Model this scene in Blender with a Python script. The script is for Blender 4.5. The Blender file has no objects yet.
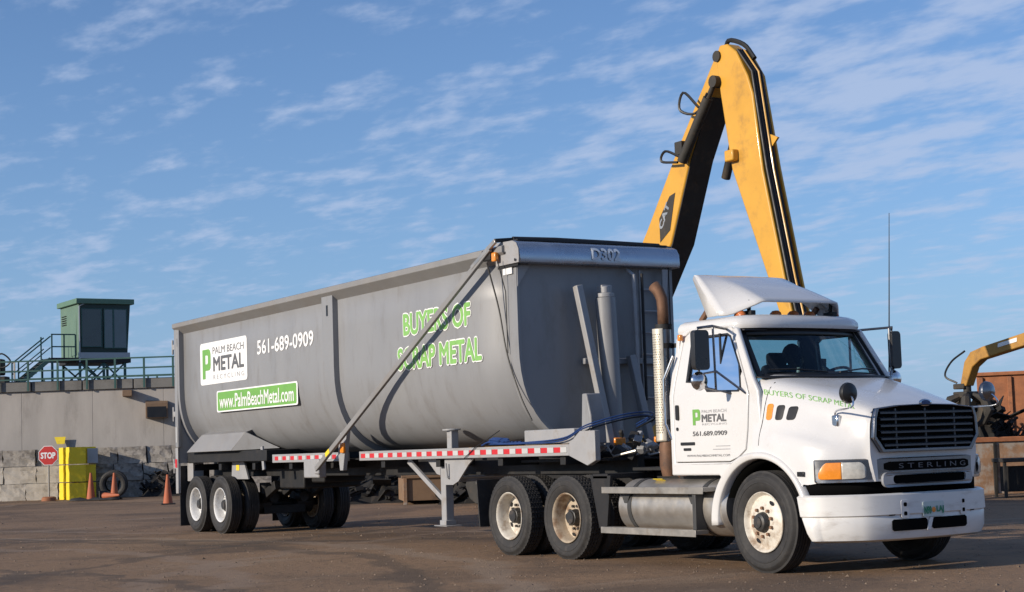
import bpy, bmesh, math, random
from mathutils import Vector, Matrix
from mathutils.bvhtree import BVHTree
from mathutils.geometry import tessellate_polygon
R_ = math.radians
random.seed(7)
scene = bpy.context.scene
col = scene.collection

# ------------------------------------------------------------------ camera, sky, sun, exposure
FPX, PITCH, ROLL, YAW = 1615.74, R_(4.531), R_(-1.903), R_(57.521)
CAM = Vector((12.923, -12.393, 1.380)); PPY = 320.0
FH = Vector((-math.sin(YAW), math.cos(YAW), 0)); RH = Vector((math.cos(YAW), math.sin(YAW), 0))
F_ = FH * math.cos(PITCH) + Vector((0, 0, math.sin(PITCH)))
U0 = RH.cross(F_)
RR = RH * math.cos(ROLL) + U0 * math.sin(ROLL); UU = -RH * math.sin(ROLL) + U0 * math.cos(ROLL)
cd = bpy.data.cameras.new('camera'); cam = bpy.data.objects.new('camera', cd); col.objects.link(cam)
cam.matrix_world = Matrix(((RR.x, UU.x, -F_.x, CAM.x), (RR.y, UU.y, -F_.y, CAM.y), (RR.z, UU.z, -F_.z, CAM.z), (0, 0, 0, 1)))
cd.sensor_fit = 'HORIZONTAL'; cd.sensor_width = 36; cd.lens = FPX / 1024 * 36
cd.shift_y = (PPY - 296) / 1024; cd.clip_start = .1; cd.clip_end = 6000
scene.camera = cam

SUN_TO = Vector((-.07, -1, 0)).normalized(); SUN_EL = R_(18)
w = bpy.data.worlds.new('World'); scene.world = w; w.use_nodes = True
nt = w.node_tree; nt.nodes.clear()
def N(tree, t, **kw):
    n = tree.nodes.new(t)
    for k, v in kw.items():
        if k == 'inp':
            for a, b in v.items(): n.inputs[a].default_value = b
        else: setattr(n, k, v)
    return n
wo = N(nt, 'ShaderNodeOutputWorld'); bg = N(nt, 'ShaderNodeBackground', inp={'Strength': .11})
sky = N(nt, 'ShaderNodeTexSky', sky_type='NISHITA', sun_disc=False, sun_elevation=SUN_EL, sun_rotation=math.atan2(SUN_TO.x, SUN_TO.y), altitude=0, air_density=1.0, dust_density=.25, ozone_density=3.0)
tc = N(nt, 'ShaderNodeTexCoord'); sep = N(nt, 'ShaderNodeSeparateXYZ'); nt.links.new(tc.outputs['Generated'], sep.inputs[0])
def M(op, a, b=None, c=None, tree=nt):
    n = tree.nodes.new('ShaderNodeMath'); n.operation = op
    for i, v in enumerate((a, b, c)):
        if v is None: continue
        if isinstance(v, (int, float)): n.inputs[i].default_value = v
        else: tree.links.new(v, n.inputs[i])
    return n.outputs[0]
CLX, CLY = 90.2, 44.4
zz = M('ADD', M('MAXIMUM', sep.outputs['Z'], 0.0), .11)
cx = M('DIVIDE', sep.outputs['X'], zz); cy = M('DIVIDE', sep.outputs['Y'], zz)
la = M('ADD', M('MULTIPLY', cx, RH.x), M('MULTIPLY', cy, RH.y)); dp = M('ADD', M('MULTIPLY', cx, FH.x), M('MULTIPLY', cy, FH.y))
la2 = M('ADD', M('ADD', M('MULTIPLY', la, 1.25), M('MULTIPLY', dp, .10)), CLX); dp2 = M('ADD', dp, M('MULTIPLY', la, .42))
cmb = N(nt, 'ShaderNodeCombineXYZ'); nt.links.new(M('MULTIPLY', la2, 1.0), cmb.inputs[0]); nt.links.new(M('ADD', M('MULTIPLY', dp2, 1.15), CLY), cmb.inputs[1])
n1 = N(nt, 'ShaderNodeTexNoise', inp={'Scale': 4.2, 'Detail': 5.0, 'Roughness': .55, 'Distortion': .1}); nt.links.new(cmb.outputs[0], n1.inputs['Vector'])
n2 = N(nt, 'ShaderNodeTexNoise', inp={'Scale': .55, 'Detail': 3.0, 'Roughness': .5}); nt.links.new(cmb.outputs[0], n2.inputs['Vector'])
n3 = N(nt, 'ShaderNodeTexNoise', inp={'Scale': 11.0, 'Detail': 4.0, 'Roughness': .55}); nt.links.new(cmb.outputs[0], n3.inputs['Vector'])
cl = M('ADD', M('ADD', n1.outputs['Fac'], M('MULTIPLY', M('SUBTRACT', n3.outputs['Fac'], .5), .55)), M('MULTIPLY', M('SUBTRACT', n2.outputs['Fac'], .5), .6))
mr = N(nt, 'ShaderNodeMapRange', interpolation_type='SMOOTHSTEP', inp={'From Min': .43, 'From Max': .78, 'To Min': 0, 'To Max': .72}); nt.links.new(cl, mr.inputs['Value'])
hs = N(nt, 'ShaderNodeHueSaturation', inp={'Saturation': .97, 'Value': 1.0}); tint = N(nt, 'ShaderNodeMixRGB', blend_type='MULTIPLY', inp={'Fac': 1.0, 'Color2': (.76, .95, 1.22, 1)}); nt.links.new(sky.outputs[0], tint.inputs[1]); hz = M('MULTIPLY', M('POWER', 2.718, M('MULTIPLY', M('MAXIMUM', sep.outputs['Z'], 0.0), -7.5)), .86)
hmix = N(nt, 'ShaderNodeMixRGB', inp={'Color2': (2.35, 3.8, 6.4, 1)}); nt.links.new(hz, hmix.inputs[0]); nt.links.new(tint.outputs[0], hmix.inputs[1])
nt.links.new(hmix.outputs[0], hs.inputs['Color'])
mx = N(nt, 'ShaderNodeMixRGB', inp={'Color2': (4.3, 5.2, 7.1, 1)}); nt.links.new(mr.outputs[0], mx.inputs[0]); nt.links.new(hs.outputs[0], mx.inputs[1])
nt.links.new(mx.outputs[0], bg.inputs['Color']); nt.links.new(bg.outputs[0], wo.inputs[0])

sd = bpy.data.lights.new('sun', 'SUN'); sd.energy = 4.8; sd.angle = R_(.53); sd.color = (1.0, .885, .735)
so = bpy.data.objects.new('sun', sd); col.objects.link(so)
sdir = SUN_TO * math.cos(SUN_EL) + Vector((0, 0, math.sin(SUN_EL)))
so.rotation_euler = sdir.to_track_quat('Z', 'Y').to_euler(); so.location = (-5, -30, 20)
vs = scene.view_settings; vs.view_transform = 'Standard'; vs.look = 'None'; vs.exposure = 0.0; vs.gamma = 1; vs.use_curve_mapping = False
scene.render.resolution_x = 1024; scene.render.resolution_y = 592

def ray(x, y): return RR * ((x - 512) / FPX) + UU * ((PPY - y) / FPX) + F_
def at(x, y, d):
    v = ray(x, y); return CAM + v * (d / v.dot(FH))
def onY(x, y, Y):
    v = ray(x, y); return CAM + v * ((Y - CAM.y) / v.y)
def onG(x, y, z=0):
    v = ray(x, y); return CAM + v * ((z - CAM.z) / v.z)
def lat(P): return (P - CAM).dot(RH)
def dep(P): return (P - CAM).dot(FH)
def bgp(l, d, z=0):
    p = CAM + RH * l + FH * d; return Vector((p.x, p.y, z))

# ------------------------------------------------------------------ materials
MATS = {}
def mat(name, color, rough=.6, metal=0., var=.12, vscale=3., dirt=None, dirt_amt=0., dscale=2., dlo=.5, dhi=.7, bump=0., bscale=40., coat=0., stretch=(1, 1, 1), spec=.5):
    m = bpy.data.materials.new(name); m.use_nodes = True; t = m.node_tree
    b = t.nodes['Principled BSDF']
    tcn = N(t, 'ShaderNodeTexCoord'); mp = N(t, 'ShaderNodeMapping'); mp.inputs['Scale'].default_value = stretch
    t.links.new(tcn.outputs['Object'], mp.inputs[0])
    no = N(t, 'ShaderNodeTexNoise', inp={'Scale': vscale, 'Detail': 6., 'Roughness': .62}); t.links.new(mp.outputs[0], no.inputs['Vector'])
    c = color
    mixn = N(t, 'ShaderNodeMixRGB', blend_type='MIX', inp={'Color1': (c[0] * (1 - var), c[1] * (1 - var), c[2] * (1 - var), 1), 'Color2': (min(1, c[0] * (1 + var)), min(1, c[1] * (1 + var)), min(1, c[2] * (1 + var)), 1)})
    rm = N(t, 'ShaderNodeMapRange', inp={'From Min': .3, 'From Max': .7}); t.links.new(no.outputs['Fac'], rm.inputs['Value']); t.links.new(rm.outputs[0], mixn.inputs[0])
    out = mixn.outputs[0]
    if dirt:
        nd = N(t, 'ShaderNodeTexNoise', inp={'Scale': dscale, 'Detail': 8., 'Roughness': .68}); t.links.new(mp.outputs[0], nd.inputs['Vector'])
        rd = N(t, 'ShaderNodeMapRange', interpolation_type='SMOOTHSTEP', inp={'From Min': dlo, 'From Max': dhi, 'To Max': dirt_amt}); t.links.new(nd.outputs['Fac'], rd.inputs['Value'])
        md = N(t, 'ShaderNodeMixRGB', inp={'Color2': (*dirt, 1)}); t.links.new(rd.outputs[0], md.inputs[0]); t.links.new(out, md.inputs[1]); out = md.outputs[0]
    t.links.new(out, b.inputs['Base Color'])
    rr = N(t, 'ShaderNodeMapRange', inp={'From Min': .3, 'From Max': .7, 'To Min': max(.03, rough - .07), 'To Max': min(1, rough + .1)}); t.links.new(no.outputs['Fac'], rr.inputs['Value']); t.links.new(rr.outputs[0], b.inputs['Roughness'])
    b.inputs['Metallic'].default_value = metal; b.inputs['Coat Weight'].default_value = coat; b.inputs['Coat Roughness'].default_value = .08
    b.inputs['Specular IOR Level'].default_value = spec
    if bump:
        nb = N(t, 'ShaderNodeTexNoise', inp={'Scale': bscale, 'Detail': 5., 'Roughness': .6}); t.links.new(mp.outputs[0], nb.inputs['Vector'])
        bp = N(t, 'ShaderNodeBump', inp={'Strength': bump, 'Distance': .02}); t.links.new(nb.outputs['Fac'], bp.inputs['Height']); t.links.new(bp.outputs[0], b.inputs['Normal'])
    MATS[name] = m; return m
def emis(name, color, s):
    m = bpy.data.materials.new(name); m.use_nodes = True; b = m.node_tree.nodes['Principled BSDF']
    b.inputs['Base Color'].default_value = (*color, 1); b.inputs['Emission Color'].default_value = (*color, 1); b.inputs['Emission Strength'].default_value = s; MATS[name] = m
def glass(name, tint, refl=1.0):
    m = bpy.data.materials.new(name); m.use_nodes = True; t = m.node_tree; t.nodes.clear()
    o = N(t, 'ShaderNodeOutputMaterial'); tr = N(t, 'ShaderNodeBsdfTransparent', inp={'Color': (*tint, 1)}); gl = N(t, 'ShaderNodeBsdfGlossy', inp={'Roughness': .03, 'Color': (1, 1, 1, 1)})
    fr = N(t, 'ShaderNodeFresnel', inp={'IOR': 1.5}); mxs = N(t, 'ShaderNodeMixShader')
    nz = N(t, 'ShaderNodeTexNoise', inp={'Scale': 6., 'Detail': 4.}); mr2 = N(t, 'ShaderNodeMapRange', inp={'To Min': .0, 'To Max': .02}); t.links.new(nz.outputs['Fac'], mr2.inputs['Value']); t.links.new(mr2.outputs[0], gl.inputs['Roughness'])
    t.links.new(fr.outputs[0], mxs.inputs[0]); t.links.new(tr.outputs[0], mxs.inputs[1]); t.links.new(gl.outputs[0], mxs.inputs[2]); t.links.new(mxs.outputs[0], o.inputs[0])
    MATS[name] = m
mat('white_paint', (.63, .622, .61), .28, var=.03, vscale=1.5, dirt=(.45, .38, .30), dirt_amt=.35, dscale=2.2, dlo=.55, dhi=.85, coat=.5)
mat('bumper_white', (.66, .65, .63), .38, var=.05, vscale=2.5, dirt=(.30, .25, .20), dirt_amt=.55, dscale=4, dlo=.5, dhi=.78, coat=.2, stretch=(.6, .6, 2.))
mat('trailer_grey', (.240, .244, .252), .45, var=.06, vscale=.8, dirt=(.14, .125, .11), dirt_amt=.55, dscale=2.6, dlo=.48, dhi=.8, bump=.09, bscale=.9, stretch=(1.6, 1, .45), coat=.0)
mat('rail_grey', (.235, .232, .23), .5, var=.06, vscale=3, dirt=(.20, .165, .13), dirt_amt=.5, dscale=1.2, dlo=.4, dhi=.8, bump=.04)
mat('frame_grey', (.31, .31, .315), .5, var=.08, vscale=4, dirt=(.2, .16, .12), dirt_amt=.5, dscale=4)
mat('dark_frame', (.009, .009, .010), .65, var=.3, vscale=6, dirt=(.03, .024, .02), dirt_amt=.5, dscale=5, bump=.1)
mat('black_rubber', (.022, .021, .021), .7, var=.2, vscale=6, dirt=(.075, .068, .060), dirt_amt=.6, dscale=9, dlo=.45, dhi=.85, bump=.08, bscale=60)
mat('tread_rubber', (.024, .023, .023), .75, var=.2, vscale=6, dirt=(.085, .075, .065), dirt_amt=.6, dscale=9, dlo=.45, dhi=.85, bump=.15, bscale=60)
mat('rim_white', (.66, .62, .54), .45, var=.1, vscale=5, dirt=(.26, .17, .10), dirt_amt=.85, dscale=6, dlo=.42, dhi=.70)
mat('rim_trailer', (.70, .70, .69), .4, var=.06, vscale=5, dirt=(.36, .31, .25), dirt_amt=.5, dscale=5)
mat('rim_rusty', (.46, .38, .28), .55, var=.15, vscale=5, dirt=(.20, .11, .055), dirt_amt=.8, dscale=6, dlo=.42, dhi=.65)
mat('hub_black', (.03, .03, .03), .45, var=.2, dirt=(.15, .11, .08), dirt_amt=.4, dscale=10)
mat('lug_rust', (.22, .12, .07), .6, var=.2)
mat('chrome', (.62, .63, .65), .14, 1., var=.05, vscale=6, dirt=(.3, .27, .23), dirt_amt=.3, dscale=4)
mat('dull_chrome', (.22, .225, .24), .28, 1., var=.08, vscale=6, dirt=(.22, .19, .16), dirt_amt=.4, dscale=4)
mat('steel_hood', (.42, .46, .52), .26, .85, var=.06, vscale=3, dirt=(.2, .2, .2), dirt_amt=.3, dscale=2, bump=.015, bscale=1.5)
mat('aluminium', (.50, .47, .43), .42, .8, var=.08, vscale=4, dirt=(.30, .26, .21), dirt_amt=.55, dscale=2.5, dlo=.4, dhi=.75, bump=.03)
mat('step_metal', (.33, .31, .28), .5, .6, var=.1, vscale=8, dirt=(.22, .18, .14), dirt_amt=.6, dscale=6)
mat('strap_dark', (.06, .06, .06), .5, .3, var=.2)
mat('bezel_grey', (.34, .35, .37), .35, .3, var=.06)
mat('mirror_shell', (.05, .05, .052), .3, .5, var=.15)
mat('name_letter', (.10, .10, .11), .35, .4, var=.1)
mat('grille_dark', (.008, .008, .010), .45, var=.2)
mat('grille_slat', (.07, .073, .08), .35, .3, var=.15)
mat('amber', (.80, .26, .02), .25, var=.08, vscale=20, coat=.6)
mat('amber_dark', (.42, .11, .02), .3, var=.15, vscale=20, coat=.4)
mat('headlight_lens', (.50, .485, .44), .18, var=.3, vscale=7, coat=.8, bump=.15, bscale=20)
mat('black_trim', (.012, .012, .013), .4, var=.2)
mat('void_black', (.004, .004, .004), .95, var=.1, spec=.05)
mat('interior', (.035, .035, .04), .8, var=.2, bump=.1)
mat('seat_cloth', (.05, .05, .055), .9, var=.2, bump=.2, bscale=80)
mat('exhaust_rust', (.16, .085, .05), .65, .4, var=.25, vscale=9, dirt=(.06, .045, .04), dirt_amt=.7, dscale=5)
mat('shield_cream', (.62, .57, .47), .4, .35, var=.06, vscale=6, dirt=(.28, .21, .14), dirt_amt=.5, dscale=4, dlo=.5, dhi=.8)
mat('tape_red', (.55, .025, .03), .35, var=.1); mat('tape_white', (.50, .50, .49), .35, var=.06)
mat('decal_white', (.80, .80, .79), .45, var=.03); mat('decal_green', (.16, .38, .075), .45, var=.06); mat('decal_grey', (.12, .12, .125), .45, var=.05)
mat('decal_green2', (.22, .46, .12), .45, var=.08, vscale=8); mat('decal_pale', (.62, .66, .70), .4, var=.05); mat('decal_lightgrey', (.32, .32, .33), .45, var=.05)
mat('hose_blue', (.012, .04, .15), .4, var=.15); mat('hose_black', (.012, .012, .012), .5, var=.2)
mat('crane_yellow', (.62, .32, .035), .42, var=.07, vscale=1.2, dirt=(.20, .11, .04), dirt_amt=.55, dscale=1.6, dlo=.52, dhi=.78, coat=.15)
mat('loader_yellow', (.42, .215, .04), .55, var=.12, vscale=2, dirt=(.15, .08, .035), dirt_amt=.6, dscale=3, dlo=.45, dhi=.7)
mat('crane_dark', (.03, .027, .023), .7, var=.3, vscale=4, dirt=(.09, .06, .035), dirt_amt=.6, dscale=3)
mat('rust', (.30, .115, .05), .8, var=.3, vscale=3, dirt=(.09, .05, .035), dirt_amt=.7, dscale=1.6, bump=.25, bscale=12)
mat('rust_pale', (.26, .15, .085), .8, var=.3, vscale=3, dirt=(.34, .31, .27), dirt_amt=.8, dscale=2.2, dlo=.45, dhi=.6, bump=.25, bscale=12)
mat('scrap_dark', (.010, .009, .0085), .8, var=.5, vscale=5, dirt=(.035, .022, .016), dirt_amt=.6, dscale=4, bump=.2)
mat('concrete_wall', (.345, .32, .295), .85, var=.14, vscale=.8, dirt=(.15, .135, .12), dirt_amt=.7, dscale=.7, dlo=.5, dhi=.78, bump=.08, bscale=8, stretch=(1.6, 1, .45))
mat('concrete_dark', (.17, .165, .155), .9, var=.15, vscale=1.5, dirt=(.08, .075, .07), dirt_amt=.6, dscale=1.2, bump=.15)
mat('block_grey', (.30, .275, .245), .9, var=.3, vscale=5, dirt=(.09, .08, .075), dirt_amt=.75, dscale=3, dlo=.46, dhi=.64, bump=.5, bscale=9)
mat('block_pale', (.42, .385, .335), .9, var=.2, vscale=3, dirt=(.18, .16, .14), dirt_amt=.7, dscale=2.2, bump=.3, bscale=9)
mat('yellow_paint', (.80, .60, .02), .6, var=.06, vscale=3, dirt=(.35, .25, .06), dirt_amt=.4, dscale=3, bump=.2, bscale=8)
mat('green_paint', (.025, .085, .075), .55, var=.1, vscale=2, dirt=(.08, .14, .10), dirt_amt=.5, dscale=2)
mat('green_cabin', (.11, .185, .135), .6, var=.06, vscale=2, dirt=(.13, .2, .15), dirt_amt=.4, dscale=2)
mat('green_roof', (.10, .19, .13), .6, var=.1)
mat('cabin_front_shade', (.018, .042, .034), .55, var=.15, vscale=3)
mat('cabin_pane', (.03, .05, .07), .06, .0, var=.3, spec=1.)
mat('cabin_glass', (.012, .022, .028), .12, var=.3, spec=.8)
mat('sign_red', (.52, .03, .025), .5, var=.06); mat('sign_grey', (.34, .36, .38), .4, .4, var=.1); mat('post_steel', (.30, .28, .25), .6, .3, var=.15)
mat('cone_orange', (.42, .11, .045), .7, var=.12, dirt=(.25, .12, .07), dirt_amt=.6, dscale=5)
mat('hivis', (.40, .75, .08), .7, var=.1); mat('skin', (.30, .17, .11), .6, var=.08); mat('shirt_dark', (.03, .035, .05), .85, var=.15); mat('hair', (.02, .015, .012), .6, var=.2)
mat('container_brown', (.21, .13, .075), .8, var=.2, vscale=2, dirt=(.10, .06, .04), dirt_amt=.7, dscale=2, bump=.1)
mat('grit', (.17, .125, .09), .95, var=.4, vscale=.7)
mat('plate_white', (.50, .58, .56), .4, var=.04); mat('plate_green', (.03, .22, .12), .4, var=.05); mat('plate_orange', (.75, .25, .03), .4, var=.05)
mat('tarp_black', (.012, .012, .014), .6, var=.3, bump=.3, bscale=10)
mat('red_primer', (.12, .025, .02), .7, var=.2, dirt=(.05, .03, .025), dirt_amt=.5)
glass('windshield_glass', (.58, .74, .76)); glass('door_glass', (.44, .60, .64))
emis_off = None
def ground_mat():
    m = bpy.data.materials.new('yard_ground'); m.use_nodes = True; t = m.node_tree; b = t.nodes['Principled BSDF']
    g = N(t, 'ShaderNodeTexCoord')
    def noise(s, d=6., r=.6, st=(1, 1, 1), rot=0., dist=0.):
        mp = N(t, 'ShaderNodeMapping'); mp.inputs['Scale'].default_value = st; mp.inputs['Rotation'].default_value = (0, 0, rot); t.links.new(g.outputs['Object'], mp.inputs[0])
        n = N(t, 'ShaderNodeTexNoise', inp={'Scale': s, 'Detail': d, 'Roughness': r, 'Distortion': dist}); t.links.new(mp.outputs[0], n.inputs['Vector']); return n.outputs['Fac']
    def mix(a, bcol, f, lo, hi, amt):
        r = N(t, 'ShaderNodeMapRange', interpolation_type='SMOOTHSTEP', inp={'From Min': lo, 'From Max': hi, 'To Max': amt}); t.links.new(f, r.inputs['Value'])
        x = N(t, 'ShaderNodeMixRGB', inp={'Color2': (*bcol, 1)}); t.links.new(r.outputs[0], x.inputs[0])
        if isinstance(a, tuple): x.inputs[1].default_value = (*a, 1)
        else: t.links.new(a, x.inputs[1])
        return x.outputs[0]
    c = mix((.262, .166, .098), (.150, .099, .064), noise(.22, 8, .6, dist=.6), .42, .62, 1.)
    c = mix(c, (.30, .215, .145), noise(.5, 8, .65, (1, .35, 1), .55), .54, .70, .7)
    c = mix(c, (.085, .066, .053), noise(1.1, 8, .7, (1, .5, 1), .4, 1.), .56, .72, .65)
    c = mix(c, (.05, .042, .037), noise(11., 5, .7), .54, .66, .6)
    c = mix(c, (.27, .215, .16), noise(26., 3, .6), .60, .70, .65)
    for k_, (cx_, cy_, r_, wd, amt, colr) in enumerate(((-9., -16., 14.6, .35, .55, (.30, .22, .155)), (-9., -16., 13.7, .30, .5, (.085, .065, .05)), (-9.4, -16.4, 12.2, .32, .5, (.29, .21, .15)), (-26., 22., 27.5, .30, .5, (.08, .063, .05)), (-26., 22., 25.4, .28, .5, (.28, .205, .145)), (6., 9., 20.5, .3, .5, (.085, .066, .052)), (6., 9., 18.5, .26, .45, (.29, .21, .15)), (-2., -30., 24.2, .22, .5, (.09, .07, .055)), (-2., -30., 22.3, .22, .45, (.28, .2, .145)))):
        vm = N(t, 'ShaderNodeVectorMath', operation='SUBTRACT'); vm.inputs[1].default_value = (cx_, cy_, 0); t.links.new(g.outputs['Object'], vm.inputs[0])
        vl = N(t, 'ShaderNodeVectorMath', operation='LENGTH'); t.links.new(vm.outputs[0], vl.inputs[0])
        wob = M('MULTIPLY', M('SUBTRACT', noise(.35 + .05 * k_, 3), .5, tree=t), 2.2, tree=t)
        dd = M('ABSOLUTE', M('ADD', M('SUBTRACT', vl.outputs['Value'], r_, tree=t), wob, tree=t), tree=t)
        f1 = M('MULTIPLY', M('SUBTRACT', 1.0, M('MINIMUM', M('DIVIDE', dd, wd, tree=t), 1.0, tree=t), tree=t), M('ADD', noise(2.2 + k_ * .1, 5), .15, tree=t), tree=t)
        c = mix(c, colr, f1, .08, .45, min(1, amt * 1.15))
    t.links.new(c, b.inputs['Base Color']); b.inputs['Roughness'].default_value = .9; b.inputs['Specular IOR Level'].default_value = .25
    h1 = noise(9., 6, .7); h2 = noise(48., 3, .6); h3 = noise(1.4, 4, .5)
    hh = M('ADD', M('ADD', M('MULTIPLY', h1, .6, tree=t), M('MULTIPLY', h2, .35, tree=t), tree=t), M('MULTIPLY', h3, 1.2, tree=t), tree=t)
    bp = N(t, 'ShaderNodeBump', inp={'Strength': .8, 'Distance': .035}); t.links.new(hh, bp.inputs['Height']); t.links.new(bp.outputs[0], b.inputs['Normal'])
    MATS['yard_ground'] = m
ground_mat()

# ------------------------------------------------------------------ helpers
def rotm(rx=0, ry=0, rz=0): return Matrix.Rotation(rz, 3, 'Z') @ Matrix.Rotation(ry, 3, 'Y') @ Matrix.Rotation(rx, 3, 'X')
class MB:
    def __init__(s): s.v = []; s.f = []
    def add(s, vs, fs):
        o = len(s.v); s.v += [tuple(v) for v in vs]; s.f += [tuple(i + o for i in f) for f in fs]; return s
    def box(s, c, d, rot=None):
        x, y, z = d[0] / 2, d[1] / 2, d[2] / 2
        vs = [Vector(p) for p in ((-x, -y, -z), (x, -y, -z), (x, y, -z), (-x, y, -z), (-x, -y, z), (x, -y, z), (x, y, z), (-x, y, z))]
        if rot: vs = [rot @ v for v in vs]
        return s.add([v + Vector(c) for v in vs], [(0, 3, 2, 1), (4, 5, 6, 7), (0, 1, 5, 4), (1, 2, 6, 5), (2, 3, 7, 6), (3, 0, 4, 7)])
    def bb(s, x0, x1, y0, y1, z0, z1): return s.box(((x0 + x1) / 2, (y0 + y1) / 2, (z0 + z1) / 2), (x1 - x0, y1 - y0, z1 - z0))
    def bar(s, a, b, wd, ht=None, up=(0, 0, 1)):
        a = Vector(a); b = Vector(b); ht = ht or wd; d = (b - a).normalized(); u = Vector(up)
        if abs(d.dot(u)) > .98: u = Vector((0, 1, 0)) if abs(d.y) < .9 else Vector((1, 0, 0))
        sd_ = d.cross(u).normalized() * wd / 2; u2 = sd_.cross(d).normalized() * ht / 2
        vs = [p + i * sd_ + j * u2 for p in (a, b) for i, j in ((-1, -1), (1, -1), (1, 1), (-1, 1))]
        return s.add(vs, [(0, 1, 2, 3), (7, 6, 5, 4), (0, 4, 5, 1), (1, 5, 6, 2), (2, 6, 7, 3), (3, 7, 4, 0)])
    def tube(s, pts, r, n=10, cap=True):
        pts = [Vector(p) for p in pts]; m = len(pts); rs = r if isinstance(r, (list, tuple)) else [r] * m
        up = None; rings = []
        for i, p in enumerate(pts):
            d = (pts[min(i + 1, m - 1)] - pts[max(i - 1, 0)]).normalized()
            if up is None: up = Vector((0, 0, 1)) if abs(d.z) < .9 else Vector((1, 0, 0))
            a = d.cross(up).normalized(); up = a.cross(d).normalized()
            rings.append([p + (a * math.cos(2 * math.pi * k / n) + up * math.sin(2 * math.pi * k / n)) * rs[i] for k in range(n)])
        vs = [v for rg in rings for v in rg]; fs = []
        for i in range(m - 1):
            for k in range(n): fs.append((i * n + k, i * n + (k + 1) % n, (i + 1) * n + (k + 1) % n, (i + 1) * n + k))
        if cap: fs += [tuple(range(n))[::-1], tuple((m - 1) * n + k for k in range(n))]
        return s.add(vs, fs)
    def lathe(s, prof, c, ax='Y', n=48, fn=None):
        # prof: (axial, radius); ax: axis
        c = Vector(c); vs = []
        for i, (a, r) in enumerate(prof):
            for k in range(n):
                t = 2 * math.pi * k / n; rr = r + (fn(i, k) if fn else 0)
                p, q = math.cos(t) * rr, math.sin(t) * rr
                vs.append(c + (Vector((p, a, q)) if ax == 'Y' else Vector((a, p, q)) if ax == 'X' else Vector((p, q, a))))
        m = len(prof); fs = []
        for i in range(m - 1):
            for k in range(n): fs.append((i * n + k, (i + 1) * n + k, (i + 1) * n + (k + 1) % n, i * n + (k + 1) % n))
        return s.add(vs, fs)
    def grid(s, rows, close=False):
        m, n = len(rows), len(rows[0]); fs = []
        for i in range(m - 1):
            for k in range(n if close else n - 1): fs.append((i * n + k, i * n + (k + 1) % n, (i + 1) * n + (k + 1) % n, (i + 1) * n + k))
        return s.add([p for r in rows for p in r], fs)
    def plate(s, outline, holes, thick, tf):
        # polygon with holes in 2D extruded by thick; tf(u,v,w)->xyz
        loops = [outline] + list(holes); pts = [p for l in loops for p in l]
        tris = tessellate_polygon([[Vector((p[0], p[1], 0)) for p in l] for l in loops])
        n = len(pts); vs = [tf(p[0], p[1], 0) for p in pts] + [tf(p[0], p[1], thick) for p in pts]
        fs = [tuple(t) for t in tris] + [tuple(i + n for i in t[::-1]) for t in tris]; o = 0
        for l in loops:
            k = len(l)
            for i in range(k): fs.append((o + i, o + (i + 1) % k, o + (i + 1) % k + n, o + i + n))
            o += k
        return s.add(vs, fs)
    def mesh(s, name, smooth=None):
        me = bpy.data.meshes.new(name); me.from_pydata([tuple(v) for v in s.v], [], s.f)
        bm = bmesh.new(); bm.from_mesh(me); bmesh.ops.recalc_face_normals(bm, faces=bm.faces); bm.to_mesh(me); bm.free()
        if smooth is not None:
            me.shade_smooth(); me.set_sharp_from_angle(angle=R_(smooth))
        return me
    def build(s, name, m, parent=None, smooth=40, bevel=0, seg=2, solid=0):
        me = s.mesh(name, smooth); return place(me, name, m, parent, bevel, seg, solid)
def place(me, name, m, parent=None, bevel=0, seg=2, solid=0):
    if m: me.materials.clear(); me.materials.append(MATS[m])
    o = bpy.data.objects.new(name, me); col.objects.link(o); o.parent = parent
    if solid:
        k = o.modifiers.new('s', 'SOLIDIFY'); k.thickness = solid; k.offset = 0
    if bevel:
        k = o.modifiers.new('b', 'BEVEL'); k.width = bevel; k.segments = seg; k.limit_method = 'ANGLE'; k.angle_limit = R_(35); k.harden_normals = False
    return o
def tag(o, label=None, cat=None, group=None, kind=None):
    for k, v in (('label', label), ('category', cat), ('group', group), ('kind', kind)):
        if v: o[k] = v
    return o
def empty(name, loc=(0, 0, 0), rz=0, label=None, cat=None, group=None):
    o = bpy.data.objects.new(name, None); col.objects.link(o); o.location = loc; o.rotation_euler = (0, 0, rz); o.empty_display_size = .3
    return tag(o, label, cat, group)
def copy_tree(o, parent=None):
    c = o.copy(); col.objects.link(c); c.parent = parent
    for ch in list(o.children): copy_tree(ch, c)
    return c
def spline(pts, n):
    # Catmull-Rom through tuples, n samples
    pts = [Vector(p) for p in pts]; m = len(pts); out = []
    for i in range(n):
        t = i / (n - 1) * (m - 1); k = min(int(t), m - 2); u = t - k
        p0 = pts[k - 1] if k > 0 else pts[0] * 2 - pts[1]; p1 = pts[k]; p2 = pts[k + 1]; p3 = pts[k + 2] if k + 2 < m else pts[m - 1] * 2 - pts[m - 2]
        out.append(.5 * ((2 * p1) + (p2 - p0) * u + (2 * p0 - 5 * p1 + 4 * p2 - p3) * u * u + (3 * p1 - p0 - 3 * p2 + p3) * u ** 3))
    return out
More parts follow.
